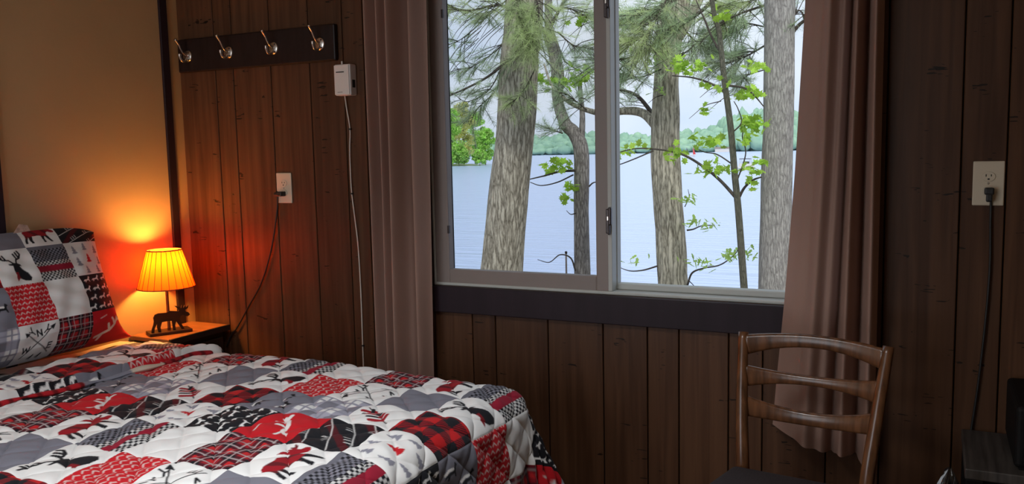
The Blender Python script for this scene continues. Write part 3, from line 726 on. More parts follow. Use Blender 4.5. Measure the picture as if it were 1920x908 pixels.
# ------------------------------------------------------------------ dining chair
ch = empty('dining_chair', (-.325, -.638, 0), math.radians(-7.4)); tag(ch, 'varnished walnut chair with three curved back rails before the curtain', 'chair')
for s in (-1, 1):
    tube('rear_leg', [(s*.170, .285, 0), (s*.166, .225, .25), (s*.163, .200, .43), (s*.178, .235, .62), (s*.194, .290, .808)], [.012, .016, .0185, .017, .0145], MT['chairwood'], ch, 14, 40)
    tube('front_leg', [(s*.205, -.225, 0), (s*.200, -.215, .2), (s*.195, -.205, .415)], [.011, .015, .018], MT['chairwood'], ch, 14, 14)
def rail(name, hw, y0, bulge, zt, zb, th):
    n = 28; v = []; f = []
    for k in range(n+1):
        x = -1+2*k/n; e = 1-x*x
        y = y0+bulge*e; t_ = zt[1]+(zt[0]-zt[1])*abs(x)**2.0; b_ = zb[1]+(zb[0]-zb[1])*abs(x)**2.0
        hz = (t_-b_)/2; cz = (t_+b_)/2
        for q in range(12):
            a = 2*math.pi*q/12; ca, sa = math.cos(a), math.sin(a)
            v.append((x*hw, y+th*math.copysign(abs(ca)**.7, ca)+.10*(cz+hz*sa-cz), cz+hz*math.copysign(abs(sa)**.6, sa)))
    for k in range(n):
        for q in range(12): f.append((k*12+q, k*12+(q+1) % 12, (k+1)*12+(q+1) % 12, (k+1)*12+q))
    f.append(tuple(range(12))[::-1]); f.append(tuple(n*12+q for q in range(12)))
    return from_py(name, v, f, MT['chairwood'], ch, True)
rail('top_rail', .190, .280, .030, (.803, .815), (.742, .778), .010)
rail('back_rail', .182, .256, .030, (.722, .704), (.658, .677), .010)
rail('back_rail', .174, .238, .030, (.640, .606), (.580, .568), .010)
box('seat_frame', (-.20, -.225, .385), (.20, .205, .42), MT['chairwood'], ch, .008)
bm = bmesh.new(); bm_box(bm, (-.222, -.24, .415), (.222, .180, .452), .018, 4)
for q in bm.verts:
    if q.co.z > .44: q.co.z += .010*(1-(q.co.x/.222)**2)
    if q.co.y > 0: q.co.x *= 1-.18*(q.co.y/.18)
from_bm('seat_cushion', bm, MT['seatfab'], ch, True)
tube('stretcher', [(-.166, .225, .24), (0, .225, .24), (.166, .225, .24)], .009, MT['chairwood'], ch, 10)
# ------------------------------------------------------------------ side table, black box on it, bin
tb = empty('side_table', (.36, -.19, 0)); tag(tb, 'dark side table with a grey-brown wood top below the outlet', 'table')
box('tabletop', (-.268, -.172, .472), (.268, .172, .500), MT['tabletop'], tb, .003)
for a in (-.245, .245):
    for b in (-.15, .15): box('leg', (a-.02, b-.02, 0), (a+.02, b+.02, .472), MT['tabledark'], tb, .003)
box('apron', (-.24, -.155, .40), (.24, .155, .472), MT['tabledark'], tb, .002)
box('lower_shelf', (-.245, -.15, .15), (.245, .15, .17), MT['tabledark'], tb, .002)
ap = empty('countertop_appliance', (.40, -.185, .500)); tag(ap, 'black box-shaped appliance standing on the dark side table', 'appliance')
box('housing', (-.198, -.15, .008), (.20, .16, .17), MT['tabledark'], ap, .012, 3)
box('front_panel', (-.18, -.156, .02), (.18, -.148, .155), MT['gloss_black'], ap, .003)
for a in (-.17, .17):
    for b in (-.12, .12): box('foot', (a-.015, b-.015, 0), (a+.015, b+.015, .010), MT['tabledark'], ap)
kn = lathe('knob', [(.0, 0), (.009, 0), (.009, .012), (.0, .014)], MT['chrome'], ap, 14); kn.rotation_euler = (math.radians(90), 0, 0); kn.location = (-.165, -.155, .035)
bn = empty('waste_bin', (.030, -.500, 0)); bn.scale = (.92, .92, 1.12); tag(bn, 'black waste bin with a crumpled glossy liner beside the side table', 'waste bin')
lathe('bucket', [(.0, .0), (.080, .0), (.083, .005), (.100, .345), (.104, .350), (.098, .352), (.078, .012), (.0, .012)], MT['bin'], bn, 32, True, False)
v = []; f = []; ns_, nq = 72, 16
for q in range(nq):
    tq = q/(nq-1)
    for k in range(ns_):
        a = 2*math.pi*k/ns_; r_ = .106-.07*max(0, tq-.35)/.65+.012*noise.noise(Vector((math.cos(a)*5, math.sin(a)*5, tq*6)))
        z = .28+.115*min(1, tq/.45)-.06*max(0, tq-.55)+.022*noise.noise(Vector((math.cos(a)*7+3, math.sin(a)*7, tq*7)))
        v.append((r_*math.cos(a), r_*math.sin(a), z))
for q in range(nq-1):
    for k in range(ns_): f.append((q*ns_+k, q*ns_+(k+1) % ns_, (q+1)*ns_+(k+1) % ns_, (q+1)*ns_+k))
from_py('bin_liner', v, f, MT['gloss_black'], bn)
v = []; f = []
for q in range(12):
    tq = q/11
    for k in range(40):
        a = 2*math.pi*k/40; pq = Vector((math.cos(a)*2.2, math.sin(a)*2.2, tq*4+9))
        r_ = (.052*(1-tq)**.7+.004)*(1+.55*noise.noise(pq*1.3)); v.append((.026+r_*math.cos(a), r_*math.sin(a), .34+.145*tq+.012*noise.noise(pq)))
for q in range(11):
    for k in range(40): f.append((q*40+k, q*40+(k+1) % 40, (q+1)*40+(k+1) % 40, (q+1)*40+k))
from_py('tied_top', v, f, MT['gloss_black'], bn)
# ================================================================== outside
LZ = -4.0
# sloping bank
v = []; f = []; nx, ny = 60, 50
for j in range(ny+1):
    for i in range(nx+1):
        x = -30+60*i/nx; y = .17+28*(j/ny)**1.3
        z = -.75-3.6*sst(np.array((y-1.0)/23.0)).item()+.12*noise.noise(Vector((x*.5, y*.5, 0)))
        if y < .6: z = -.75
        v.append((x, y, z))
for j in range(ny):
    for i in range(nx):
        a = j*(nx+1)+i; f.append((a, a+1, a+nx+2, a+nx+1))
bank = struct(from_py('bank_ground', v, f, mat('leaf_litter_soil', (.16, .12, .07), .95, .4, (3, 3, 3), .5, (20, 20, 20)), None, True), 'sloping brown bank between the cabin and the lake')
def ground_z(x, y):
    return -.75-3.6*sst(np.array((y-1.0)/23.0)).item()
# lake
m, t, b = new_mat('rippled_lake_water')
b.inputs['Base Color'].default_value = (.46, .56, .80, 1); b.inputs['Roughness'].default_value = .22; b.inputs['Specular IOR Level'].default_value = .5; b.inputs['IOR'].default_value = 1.33
tcn = t.nodes.new('ShaderNodeTexCoord'); hs = []
for scl, st in (((.25, 1.6, 1), .5), ((.06, .35, 1), .5)):
    mpn = t.nodes.new('ShaderNodeMapping'); mpn.inputs['Scale'].default_value = scl; t.links.new(tcn.outputs['Object'], mpn.inputs['Vector'])
    n = t.nodes.new('ShaderNodeTexNoise'); n.inputs['Scale'].default_value = 1; n.inputs['Detail'].default_value = 4; t.links.new(mpn.outputs['Vector'], n.inputs['Vector']); hs.append(n)
ad = t.nodes.new('ShaderNodeMath'); ad.operation = 'ADD'; t.links.new(hs[0].outputs['Fac'], ad.inputs[0]); t.links.new(hs[1].outputs['Fac'], ad.inputs[1])
bp = t.nodes.new('ShaderNodeBump'); bp.inputs['Strength'].default_value = .6; bp.inputs['Distance'].default_value = .4
t.links.new(ad.outputs[0], bp.inputs['Height']); t.links.new(bp.outputs['Normal'], b.inputs['Normal'])
lake = from_py('lake_water', [(-1800, 14, LZ), (1500, 14, LZ), (1500, 2600, LZ), (-1800, 2600, LZ)], [(0, 1, 2, 3)], m); tag(lake, 'pale blue rippled lake beyond the trees', 'lake', kind='stuff')
# far wooded shore
def blob(bm, c, r, sub=1, sq=(1, 1, 1), jit=.18):
    q = bmesh.ops.create_icosphere(bm, subdivisions=sub, radius=1)
    for vv_ in q['verts']:
        k = 1+jit*noise.noise(vv_.co*2.1+Vector(c)*.13)*2
        vv_.co = Vector((c[0]+vv_.co.x*r*sq[0]*k, c[1]+vv_.co.y*r*sq[1]*k, c[2]+vv_.co.z*r*sq[2]*k))
def far_dir(px):           # horizontal bearing of a column of the view
    d = _a*(px-960)/FPX+_f; return d[0]/d[1]
R_ = random.Random(3)
bm = bmesh.new()
for row, (dist, hbase) in enumerate(((900, 8), (935, 13), (975, 18), (1030, 23))):
    for k in range(235):
        p_ = 330+1560*k/234+R_.uniform(-3, 3); bx = far_dir(p_)
        hill = 1+1.25*math.exp(-((p_-1430)/95)**2)+.25*math.exp(-((p_-1080)/60)**2)
        y = dist*(1+.02*R_.uniform(-1, 1)); x = bx*y
        top = LZ+hbase*hill*R_.uniform(.85, 1.1)
        blob(bm, (x, y, LZ+(top-LZ)*.5), 6, 2, (R_.uniform(1.1, 1.8), 1.2, (top-LZ)*.5/6), .12)
fs = from_bm('far_woods', bm, mat('haze_tinted_foliage', (.22, .38, .29), .95, .3, (.12, .12, .12), col2=(.34, .52, .36)), None, True)  # distance haze is mixed into the foliage colour
tag(fs, 'low wooded hills along the far shore of the lake', 'woods', kind='stuff')
# nearer wooded point at the left
bm = bmesh.new(); bm_box(bm, (0, 0, 0), (1, 1, 1)); bm.free()
def point_tree(px, dist, h, wd, matl, seed, label):
    rr_ = random.Random(seed); bx = far_dir(px); loc = (bx*dist, dist, LZ+.2)
    root = empty('shore_tree', loc)
    tube('trunk', [(0, 0, -.3), (.2, 0, h*.4), (.1, 0, h*.8)], [h*.018, h*.012, h*.005], BK['thin'], root, 7, 10)
    V = []; Fq = []
    for c_ in range(58):
        u_ = rr_.random(); ht = h*(.16+.80*u_); prof = math.sin(math.pi*min(1, .18+.80*(ht/h)))**.7
        a0 = rr_.uniform(0, 6.283); q0 = wd*prof*.72*math.sqrt(rr_.random()); cr0 = wd*rr_.uniform(.20, .36); cc = np.array((q0*math.cos(a0), q0*math.sin(a0), ht))
        for k in range(120):
            d_ = np.array([rr_.gauss(0, 1) for _ in range(3)]); d_ /= np.linalg.norm(d_); d_[2] *= .62
            c = cc+d_*cr0*rr_.uniform(.6, 1.1); c[2] = max(c[2], .5); s = rr_.uniform(.22, .5)
            n1 = np.array([rr_.gauss(0, 1) for _ in range(3)]); n1 /= np.linalg.norm(n1); n2 = np.cross(n1, [0.3, .5, .8]); n2 /= np.linalg.norm(n2)
            o_ = len(V); V += [c+n1*s, c+n2*s*.7, c-n1*s, c-n2*s*.7]; Fq.append((o_, o_+1, o_+2, o_+3))
    cr_ = from_py('crown', V, Fq, matl, root); cr_['kind'] = 'stuff'
    tag(root, label, 'tree', 'trees on the wooded point'); return root
BK = dict(pine=bark_mat('pine_bark', (.19, .16, .12), (.72, .65, .52), 1.0, 4.5), oak=bark_mat('oak_bark', (.17, .15, .11), (.74, .68, .54), 1.0, 2.2),
          pale=bark_mat('pale_grey_bark', (.27, .25, .235), (.60, .57, .53), 1.6), fork=bark_mat('forked_tree_bark', (.15, .13, .12), (.46, .42, .38), 1.3),
          thin=bark_mat('sapling_bark', (.10, .10, .075), (.24, .23, .17), 3), twig=mat('dark_twig_bark', (.065, .052, .042), .9, .3, (30, 30, 30)))
LF = dict(needle=mat('pine_needle_green', (.46, .58, .36), .7, .3, (3, 3, 3), trans=.45), needle2=mat('pale_pine_needle', (.62, .72, .38), .7, .25, (3, 3, 3), trans=.45),
          lime=mat('lime_spring_leaf', (.42, .66, .075), .6, .3, (9, 9, 9), trans=.5, objrand=.28), bud=mat('young_oak_leaf', (.45, .66, .16), .6, .25, (9, 9, 9), trans=.5, objrand=.15),
          shore=mat('bright_shore_foliage', (.50, .76, .19), .9, .4, (.6, .6, .6), trans=.3), shore2=mat('golden_shore_foliage', (.72, .72, .28), .9, .35, (.6, .6, .6), trans=.3))
for k, (p_, d_, h_, w_, mm, lb) in enumerate(((822, 288, 19.5, 6.8, 'shore', 'bright green shore tree on the wooded point, behind the sash edge'), (846, 303, 23, 7.2, 'shore', 'tall bright green tree at the middle of the wooded point'),
        (868, 320, 27, 7.4, 'shore2', 'golden-green rounded tree rising above the wooded point'), (890, 337, 23, 7.2, 'shore', 'bright green tree next to the golden one on the point'),
        (908, 308, 15, 6.0, 'shore', 'low bright green tree at the tip of the wooded point'), (858, 286, 8, 4.6, 'shore', 'low bright green bush along the waterline of the point'), (897, 291, 6, 3.6, 'shore', 'small bright green bush at the water by the point tip'))):
    point_tree(p_, d_, h_, w_, LF[mm], 20+k, lb)
bm = bmesh.new(); blob(bm, (far_dir(835)*300, 300, LZ-.6), 1, 3, (20, 14, 1.3), .1)
struct(from_bm('point_land', bm, mat('grassy_point_ground', (.20, .26, .10), .95, .3, (.5, .5, .5)), None, True), 'grassy low point of land in the lake')
# ---- trunks
def trunk_disp(amp, freq, seed):
    def g(d, p_, th_, i):
        q = Vector((d[0]*freq, d[1]*freq, p_[2]*1.6+seed)); r1 = abs(noise.noise(q)); r2 = noise.noise(Vector((d[0]*1.3, d[1]*1.3, p_[2]*.9+seed)))
        return 1+amp*(r1*2-.6)+.05*r2
    return g
def rooted(path_px, Y, wpx, up):
    """path of pixel points bottom->top extended to ground and upwards; returns world path, radii"""
    pts = [P(x, y, Y) for x, y in path_px]; rad = [w_*px2m(x, y, Y)/2 for (x, y), w_ in zip(path_px, wpx)]
    d = (pts[0]-pts[1])/np.linalg.norm(pts[0]-pts[1]); gz = ground_z(pts[0][0], Y)-.15
    n_ = (gz-pts[0][2])/d[2]; base = pts[0]+d*n_; mid = (base+pts[0])/2
    dt = (pts[-1]-pts[-2])/np.linalg.norm(pts[-1]-pts[-2]); dt = dt*.5+np.array((0, 0, .5)); dt /= np.linalg.norm(dt)
    t1 = pts[-1]+dt*up*.5; t2 = pts[-1]+dt*up
    return [base, mid]+pts+[t1, t2], [rad[0]*1.25, rad[0]*1.06]+rad+[rad[-1]*.75, rad[-1]*.35]
def tree(name, label, path_px, Y, wpx, matl, up=5.0, amp=.05, freq=7, seed=1.0, seg=64):
    pts, rad = rooted(path_px, Y, wpx, up); base = pts[0]
    root = empty(name, base); pts = [p_-base for p_ in pts]
    path = smooth_path(pts, 220)
    rr_ = np.interp(np.linspace(0, len(pts)-1, 220), range(len(pts)), rad)
    v_, f_ = tube_data(path, rr_, seg, trunk_disp(amp, freq, seed)); from_py('trunk', v_, f_, matl, root, True)
    tag(root, label, 'tree', 'trees between the cabin and the lake'); return root, base
def wp(pts, Y, base): return [P(x, y, Y+(0 if len(q_) < 3 else 0))-base for q_ in pts for x, y in [q_[:2]]]
def branch(root, base, pts, Y, w0, w1, matl='twig', Yend=None, seg=7):
    n_ = len(pts); Ys = np.linspace(Y, Y if Yend is None else Yend, n_)
    pp = [P(x, y, yy)-base for (x, y), yy in zip(pts, Ys)]
    s_ = px2m(*pts[0], Y)
    tube('branch', pp, [w0*s_/2, w1*s_/2], BK[matl], root, seg, 8*n_, True)
    return [p_+base for p_ in smooth_path(pp, 6*n_)]
pine1, b1 = tree('pine_tree', 'thick leaning pine trunk seen through the sliding sash', [(940, 510), (956, 340), (967, 240), (975, 100), (983, 0)], 4.2, [77, 73, 70, 70, 72], BK['pine'], 5, .06, 8, 1)
fork, b2 = tree('forked_tree', 'slender forked tree beside the window mullion', [(1092, 515), (1090, 400), (1090, 290), (1078, 252), (1060, 232), (1046, 190), (1042, 130), (1030, 60), (1028, 0)], 6.0, [31, 28, 29, 26, 23, 20, 19, 16, 15], BK['fork'], 3, .05, 6, 2, 40)
oak, b3 = tree('oak_tree', 'ridged oak trunk with leafy twigs beyond the fixed pane', [(1263, 545), (1256, 430), (1248, 320), (1248, 240), (1250, 140), (1256, 60), (1268, 0)], 4.8, [56, 55, 55, 53, 47, 50, 54], BK['oak'], 5, .09, 10, 3)
sap, b4 = tree('sapling', 'thin green-leaved sapling between the two broad trunks', [(1396, 550), (1385, 400), (1378, 330), (1370, 240), (1358, 150), (1348, 60), (1335, 0)], 3.6, [14, 13, 12.5, 12, 11, 10, 9], BK['thin'], 2, .03, 5, 4, 20)
gry, b5 = tree('grey_tree', 'broad pale grey trunk against the edge of the curtain', [(1452, 550), (1456, 330), (1459, 240), (1461, 120), (1462, 0)], 4.0, [60, 57, 55, 56, 57], BK['pale'], 5, .035, 9, 5)
# ---- foliage makers
def needle_mesh(tufts, n_each, L, wd, seed):
    rs = np.random.RandomState(seed); V = []; Fq = []
    for c, d in tufts:
        d = np.array(d)/(np.linalg.norm(d)+1e-9)
        for k in range(n_each):
            dirn = d*.55+rs.normal(0, .55, 3)+np.array((0, 0, .12)); dirn /= np.linalg.norm(dirn)
            l = L*rs.uniform(.6, 1.1); sd = np.cross(dirn, rs.normal(0, 1, 3)); sd /= np.linalg.norm(sd)+1e-9
            o = c+d*rs.uniform(-.04, .04); i0 = len(V)
            V += [o+sd*wd, o-sd*wd, o+dirn*l]; Fq.append((i0, i0+1, i0+2))
    return V, Fq
def bough(root, base, pts, Y, w0, matl='needle', n_tw=16, tw_len=.30, seed=1, n_each=26, Yend=None, start=.15):
    rs = random.Random(seed)
    path = branch(root, base, pts, Y, w0, max(1.2, w0*.3), Yend=Yend)
    tufts = []; tw = []
    for k in range(n_tw):
        i = int((start+(1-start)*rs.random())*(len(path)-2)); p_ = path[i]; d = path[i+1]-path[i]; d = d/np.linalg.norm(d)
        t_ = d*.6+np.array((rs.gauss(0, .6), rs.gauss(0, .5), rs.gauss(-.05, .35))); t_ /= np.linalg.norm(t_); l = tw_len*rs.uniform(.5, 1.2)
        q1 = p_+t_*l*.5; q2 = p_+t_*l+np.array((0, 0, -.03))
        tw.append(tube_data(smooth_path([p_-base, q1-base, q2-base], 5), [.0035, .0018], 4))
        for s in (.5, .75, 1.0): tufts.append((p_+t_*l*s-base, t_))
    if tw:
        v_, f_ = join_data(tw); o = from_py('twigs', v_, f_, BK['twig'], root); o['kind'] = 'stuff'
    v_, f_ = needle_mesh(tufts, n_each, .095, .0013, seed); o = from_py('needles', v_, f_, LF[matl], root); o['kind'] = 'stuff'
B = [  # pixel path, Y, width px, material, twigs, twig length
 (pine1, b1, [(985, 88), (950, 116), (905, 150), (835, 183), (800, 195)], 4.0, 7, 'needle', 14, .28),
 (pine1, b1, [(975, 20), (930, 10), (880, 20), (830, 12), (790, 20)], 3.9, 6, 'needle2', 40, .30),
 (pine1, b1, [(950, 0), (915, 30), (870, 70), (840, 85)], 4.1, 3, 'needle', 16, .25),
 (pine1, b1, [(960, 60), (930, 95), (885, 125), (850, 130)], 4.3, 3, 'needle', 16, .25),
 (pine1, b1, [(950, 100), (920, 165), (880, 190), (860, 185)], 4.4, 2.5, 'needle', 14, .22),
 (pine1, b1, [(1000, -20), (1010, 20), (1005, 60), (990, 100)], 3.6, 4, 'needle2', 46, .24),
 (pine1, b1, [(990, -30), (970, 10), (980, 50), (985, 80)], 3.6, 4, 'needle2', 36, .20),
 (pine1, b1, [(1003, 130), (985, 165), (968, 185), (955, 195)], 3.8, 2.5, 'needle2', 10, .16),
 (fork, b2, [(1030, 55), (1040, 35), (1058, 0), (1065, -20)], 6.0, 9, 'needle', 12, .4),
 (fork, b2, [(1045, 60), (1075, 85), (1100, 90), (1120, 95)], 5.8, 3, 'needle', 18, .3),
 (fork, b2, [(1055, 250), (1040, 245), (1028, 240)], 5.8, 3, 'needle', 10, .25),
 (fork, b2, [(1035, 55), (1052, 100), (1065, 120), (1110, 145)], 6.2, 5, 'needle', 18, .3),
 (oak, b3, [(1345, -6), (1310, 25), (1270, 52), (1225, 85), (1190, 105), (1148, 114), (1120, 112)], 4.2, 8, 'needle', 46, .32),
 (oak, b3, [(1300, -20), (1240, 10), (1190, 30), (1145, 40)], 4.1, 4, 'needle', 60, .32),
 (oak, b3, [(1260, -20), (1225, 45), (1205, 70), (1180, 80)], 4.0, 4, 'needle2', 50, .28),
 (oak, b3, [(1240, 130), (1200, 145), (1170, 140), (1145, 150)], 4.4, 3, 'needle', 26, .26),
 (oak, b3, [(1225, 215), (1195, 180), (1160, 168), (1130, 165)], 4.9, 9, 'needle', 14, .25),
 (gry, b5, [(1435, 85), (1400, 105), (1370, 115), (1340, 120)], 4.4, 4, 'needle', 28, .26),
 (gry, b5, [(1435, 10), (1390, 25), (1340, 50), (1290, 95), (1250, 125)], 4.2, 5, 'needle', 22, .28),
 (gry, b5, [(1432, 50), (1400, 45), (1375, 60), (1350, 55)], 4.5, 3, 'needle', 26, .25),
 (gry, b5, [(1440, -10), (1410, 0), (1380, 12), (1350, 5)], 4.3, 3, 'needle2', 30, .26),
 (gry, b5, [(1436, 130), (1405, 140), (1385, 150), (1365, 148)], 4.6, 2.5, 'needle', 16, .2),
 (fork, b2, [(1035, 20), (1065, 15), (1095, 30), (1120, 25)], 5.8, 3, 'needle2', 26, .34),
 (oak, b3, [(1275, 40), (1295, 70), (1315, 85), (1335, 88)], 4.4, 3, 'needle', 22, .24),
 (oak, b3, [(1100, 206), (1080, 190), (1060, 175), (1040, 178)], 5.1, 3, 'needle', 18, .26),
 (pine1, b1, [(960, 130), (925, 175), (895, 205), (880, 235)], 4.5, 2.5, 'needle', 14, .22),
 (gry, b5, [(1488, 30), (1500, 20), (1515, 40)], 4.0, 4, 'needle', 10, .2),
]
for k, (rt, bs, pts, Y, w_, mm, ntw, tl) in enumerate(B): bough(rt, bs, pts, Y, w_, mm, int(ntw*1.5), tl, 40+k)
# bare limbs
branch(fork, b2, [(1088, 285), (1091, 250), (1092, 215), (1088, 170), (1086, 140)], 6.0, 14, 7, 'fork')
branch(fork, b2, [(1046, 190), (1052, 150), (1048, 110), (1038, 70)], 6.05, 14, 10, 'fork')
branch(oak, b3, [(1232, 238), (1205, 212), (1170, 208), (1140, 214), (1100, 206), (1065, 190), (1035, 160), (1020, 120)], 4.8, 20, 4, 'oak', 5.4)
branch(oak, b3, [(1272, 70), (1290, 40), (1310, 0), (1320, -25)], 4.8, 22, 16, 'oak')
branch(gry, b5, [(1486, 60), (1500, 45), (1520, 30)], 4.0, 8, 5, 'twig')
# ---- leaves
def leaf_mesh(name, kind):
    if kind == 'maple':
        o = [(0, -.5), (.10, -.30), (.38, -.34), (.30, -.12), (.55, .10), (.28, .12), (.24, .34), (.10, .26), (0, .58), (-.10, .26), (-.24, .34), (-.28, .12), (-.55, .10), (-.30, -.12), (-.38, -.34), (-.10, -.30)]
    else:
        o = [(0, -.5), (.10, -.25), (.06, -.12), (.22, .05), (.12, .15), (.20, .36), (0, .55), (-.20, .36), (-.12, .15), (-.22, .05), (-.06, -.12), (-.10, -.25)]
    v_ = [(0, 0, -.04)]+[(x, y, .10*abs(x)-.05*y*y) for x, y in o]; n_ = len(o)
    me = bpy.data.meshes.new(name); me.from_pydata(v_, [], [(0, 1+i, 1+(i+1) % n_) for i in range(n_)]); me.update(); return me
LM = {'lime': leaf_mesh('maple_leaf', 'maple'), 'bud': leaf_mesh('oak_leaf', 'oak')}
for k_ in LM: LM[k_].materials.append(LF[k_])
lr = random.Random(11)
def leaves(root, base, spots, Y, kind, size, spread_px=12, dY=.12):
    for x, y, n_ in spots:
        for k in range(int(n_*1.9)):
            o = bpy.data.objects.new('leaf', LM[kind])
            p_ = P(x+lr.gauss(0, spread_px), y+lr.gauss(0, spread_px*.55), Y+lr.uniform(-dY, dY))-base
            o.location = p_; o.rotation_euler = (lr.uniform(-.4, 1.5), lr.uniform(-.7, .7), lr.uniform(0, 6.28)); s = size*lr.uniform(.7, 1.2); o.scale = (s, s, s)
            link(o, root)
branch(sap, b4, [(1383, 374), (1350, 338), (1318, 312), (1280, 290), (1240, 281), (1190, 279), (1148, 290)], 3.6, 7, 2)
branch(sap, b4, [(1225, 283), (1185, 300), (1160, 309), (1140, 312)], 3.6, 3, 1.5)
branch(sap, b4, [(1385, 372), (1396, 352), (1412, 338), (1428, 332)], 3.6, 6, 3)
branch(sap, b4, [(1366, 178), (1335, 158), (1300, 146), (1260, 142)], 3.6, 6, 2)
branch(sap, b4, [(1362, 160), (1395, 165), (1415, 180), (1432, 200)], 3.6, 5, 2)
branch(sap, b4, [(1352, 100), (1335, 70), (1318, 30), (1305, 0)], 3.6, 5, 2)
branch(sap, b4, [(1372, 250), (1390, 230), (1384, 205), (1376, 190)], 3.6, 3, 1.5)
branch(sap, b4, [(1380, 345), (1398, 290), (1392, 255), (1400, 225)], 3.6, 3, 1.5)
branch(sap, b4, [(1376, 310), (1345, 290), (1320, 285), (1300, 275)], 3.6, 3, 1.5)
leaves(sap, b4, [(1270, 283, 9), (1258, 300, 4), (1200, 278, 3), (1160, 280, 5), (1150, 300, 4), (1320, 325, 8), (1340, 312, 10), (1365, 320, 5), (1306, 265, 5), (1345, 268, 6), (1325, 262, 5),
                 (1405, 225, 14), (1415, 240, 12), (1400, 255, 8), (1420, 305, 6), (1418, 320, 6), (1412, 345, 4), (1310, 122, 9), (1290, 128, 8), (1275, 118, 8), (1330, 160, 6), (1420, 125, 8), (1410, 175, 7), (1385, 175, 5), (1350, 30, 5), (1325, 205, 5)], 3.6, 'lime', .070)
branch(oak, b3, [(1288, 432), (1300, 430), (1315, 424), (1340, 422)], 4.7, 3.5, 1.5)
branch(oak, b3, [(1289, 535), (1298, 512), (1320, 503), (1350, 497), (1375, 480), (1384, 468)], 4.6, 4, 1.5)
branch(oak, b3, [(1233, 499), (1205, 507), (1180, 508), (1158, 500)], 4.7, 3.5, 1.2)
branch(oak, b3, [(1284, 388), (1292, 370), (1290, 355)], 4.7, 2, 1)
branch(oak, b3, [(1292, 527), (1300, 535), (1308, 545)], 4.7, 2, 1)
leaves(oak, b3, [(1290, 375, 9), (1297, 420, 6), (1333, 420, 7), (1298, 490, 6), (1320, 497, 7), (1370, 475, 10), (1360, 480, 6), (1188, 494, 4), (1406, 478, 6), (1225, 105, 8), (1245, 110, 8), (1238, 170, 6), (1215, 127, 6), (1165, 100, 8)], 4.6, 'bud', .075, 10)
branch(fork, b2, [(1078, 320), (1050, 322), (1020, 330), (990, 337)], 5.9, 5, 2)
branch(fork, b2, [(1075, 328), (1045, 342), (1015, 348), (994, 342)], 5.9, 3, 1.5)
branch(fork, b2, [(1079, 508), (1070, 484), (1050, 478), (1030, 492), (1008, 487)], 5.9, 3.5, 1.2)
branch(fork, b2, [(1104, 350), (1112, 343), (1122, 341)], 5.9, 3.5, 1.5)
branch(fork, b2, [(1080, 400), (1070, 402), (1062, 395)], 5.9, 2.5, 1)
leaves(fork, b2, [(1030, 315, 8), (1055, 308, 7), (1065, 350, 7), (1058, 372, 6), (1020, 150, 10), (1045, 152, 10), (1085, 145, 12), (1075, 160, 8), (1100, 40, 8), (1090, 130, 6)], 5.9, 'lime', .10, 11)
# thin hanging twigs of the pine
for k in range(26):
    x0 = lr.uniform(835, 945); y0 = lr.uniform(-10, 120); L_ = lr.uniform(40, 90)
    branch(pine1, b1, [(x0+L_*.8, y0-L_*.3), (x0+L_*.3, y0+L_*.15), (x0, y0+L_*.6)], lr.uniform(4.2, 4.9), 1.6, .8, seg=4)
for k in range(30):
    x0 = lr.uniform(1030, 1430); y0 = lr.uniform(-10, 190); L_ = lr.uniform(-70, 70)
    rt, bs = ((fork, b2) if x0 < 1115 else (oak, b3) if x0 < 1300 else (gry, b5))
    branch(rt, bs, [(x0, y0), (x0+L_*.5, y0+abs(L_)*.15), (x0+L_, y0+abs(L_)*.55)], lr.uniform(4.3, 5.2), 2.0, .8, seg=4)
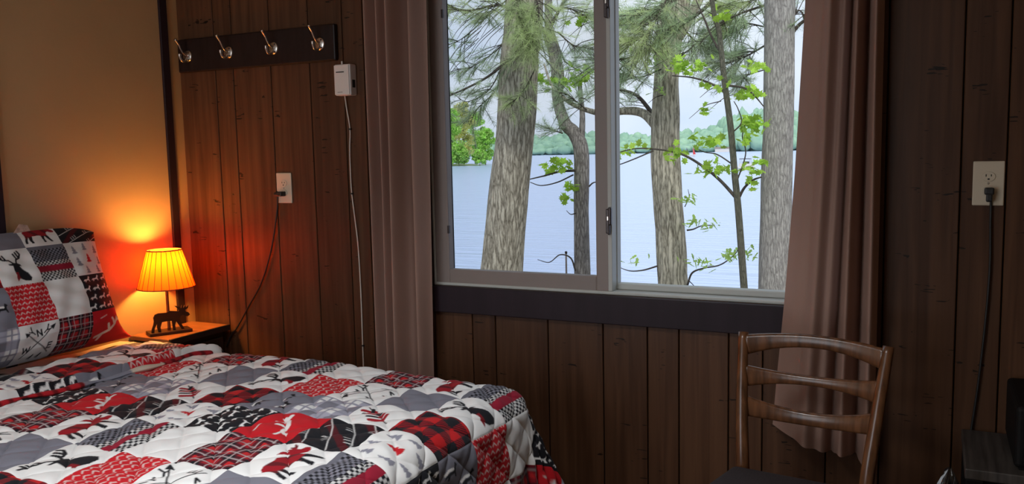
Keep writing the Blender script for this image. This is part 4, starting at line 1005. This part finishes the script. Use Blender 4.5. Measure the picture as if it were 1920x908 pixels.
# ---- things on the lake
def afloat(px, dist): return (far_dir(px)*dist, dist, LZ)
pb = empty('pontoon_boat', afloat(1394, 205)); tag(pb, 'white pontoon boat with a dark canopy on the lake', 'boat')
box('hull', (-1.9, -1.0, .0), (1.9, 1.0, .55), MT['white_plastic'], pb, .2, 3); box('railing', (-1.7, -.9, .55), (1.7, .9, 1.2), MT['white_plastic'], pb, .08)
box('canopy', (-1.5, -1.0, 2.25), (1.0, 1.0, 2.40), MT['nightbody'], pb, .05)
for a in (-1.4, .9):
    for c_ in (-.9, .9): box('canopy_post', (a-.04, c_-.04, 1.15), (a+.04, c_+.04, 2.27), MT['chrome'], pb)
box('seat', (-.8, -.5, 1.15), (.6, .5, 1.7), MT['nightbody'], pb, .1)
def sailboat(px, dist, cm, label):
    s_ = empty('sailboat', afloat(px, dist)); tag(s_, label, 'boat', 'distant sailboats')
    bm = bmesh.new(); bm_box(bm, (-1.6, -.6, 0), (1.6, .6, .7), .25, 3); from_bm('hull', bm, MT['white_plastic'], s_)
    tube('mast', [(0, 0, .5), (0, 0, 3), (0, 0, 5.4)], .07, MT['chrome'], s_, 6)
    from_py('sail', [(.08, .05, .9), (1.7, .25, 1.0), (.08, .05, 5.2), (.08, -.05, .9), (1.7, .15, 1.0), (.08, -.05, 5.2)], [(0, 1, 2), (5, 4, 3), (0, 3, 4, 1), (1, 4, 5, 2), (2, 5, 3, 0)], cm, s_)
sailboat(1285, 520, mat('dark_sail', (.04, .06, .10), .8, .1), 'tiny boat with a dark sail far out on the lake')
sailboat(1297, 520, mat('red_sail', (.60, .05, .05), .8, .1), 'tiny boat with a red sail far out on the lake')
bh = empty('boathouse', afloat(1353, 860)); tag(bh, 'white boathouse on the far shore', 'boathouse')
box('walls', (-7, -3, -.2), (7, 3, 3.4), MT['white_plastic'], bh, .05)
from_py('roof', [(-7.5, -3.5, 3.4), (7.5, -3.5, 3.4), (7.5, 3.5, 3.4), (-7.5, 3.5, 3.4), (-7.5, 0, 5.0), (7.5, 0, 5.0)], [(0, 1, 5, 4), (2, 3, 4, 5), (0, 4, 3), (1, 2, 5), (0, 3, 2, 1)], MT['vinyl'], bh)
pz = P(1062, 515, 7.0); gz = ground_z(pz[0], 7.0)
pst = empty('metal_post', (pz[0], 7.0, gz-.1)); tag(pst, 'thin grey metal stake standing beside the forked tree', 'post')
tube('stake', [(0, 0, 0), (0, 0, .5), (0, 0, P(1062, 474, 7.0)[2]-gz+.1)], .012, MT['vinyl'], pst, 8)
lathe('cap', [(.0, -.01), (.016, -.01), (.016, .015), (.0, .02)], MT['metal_dark'], pst, 10).location = (0, 0, P(1062, 474, 7.0)[2]-gz+.1)
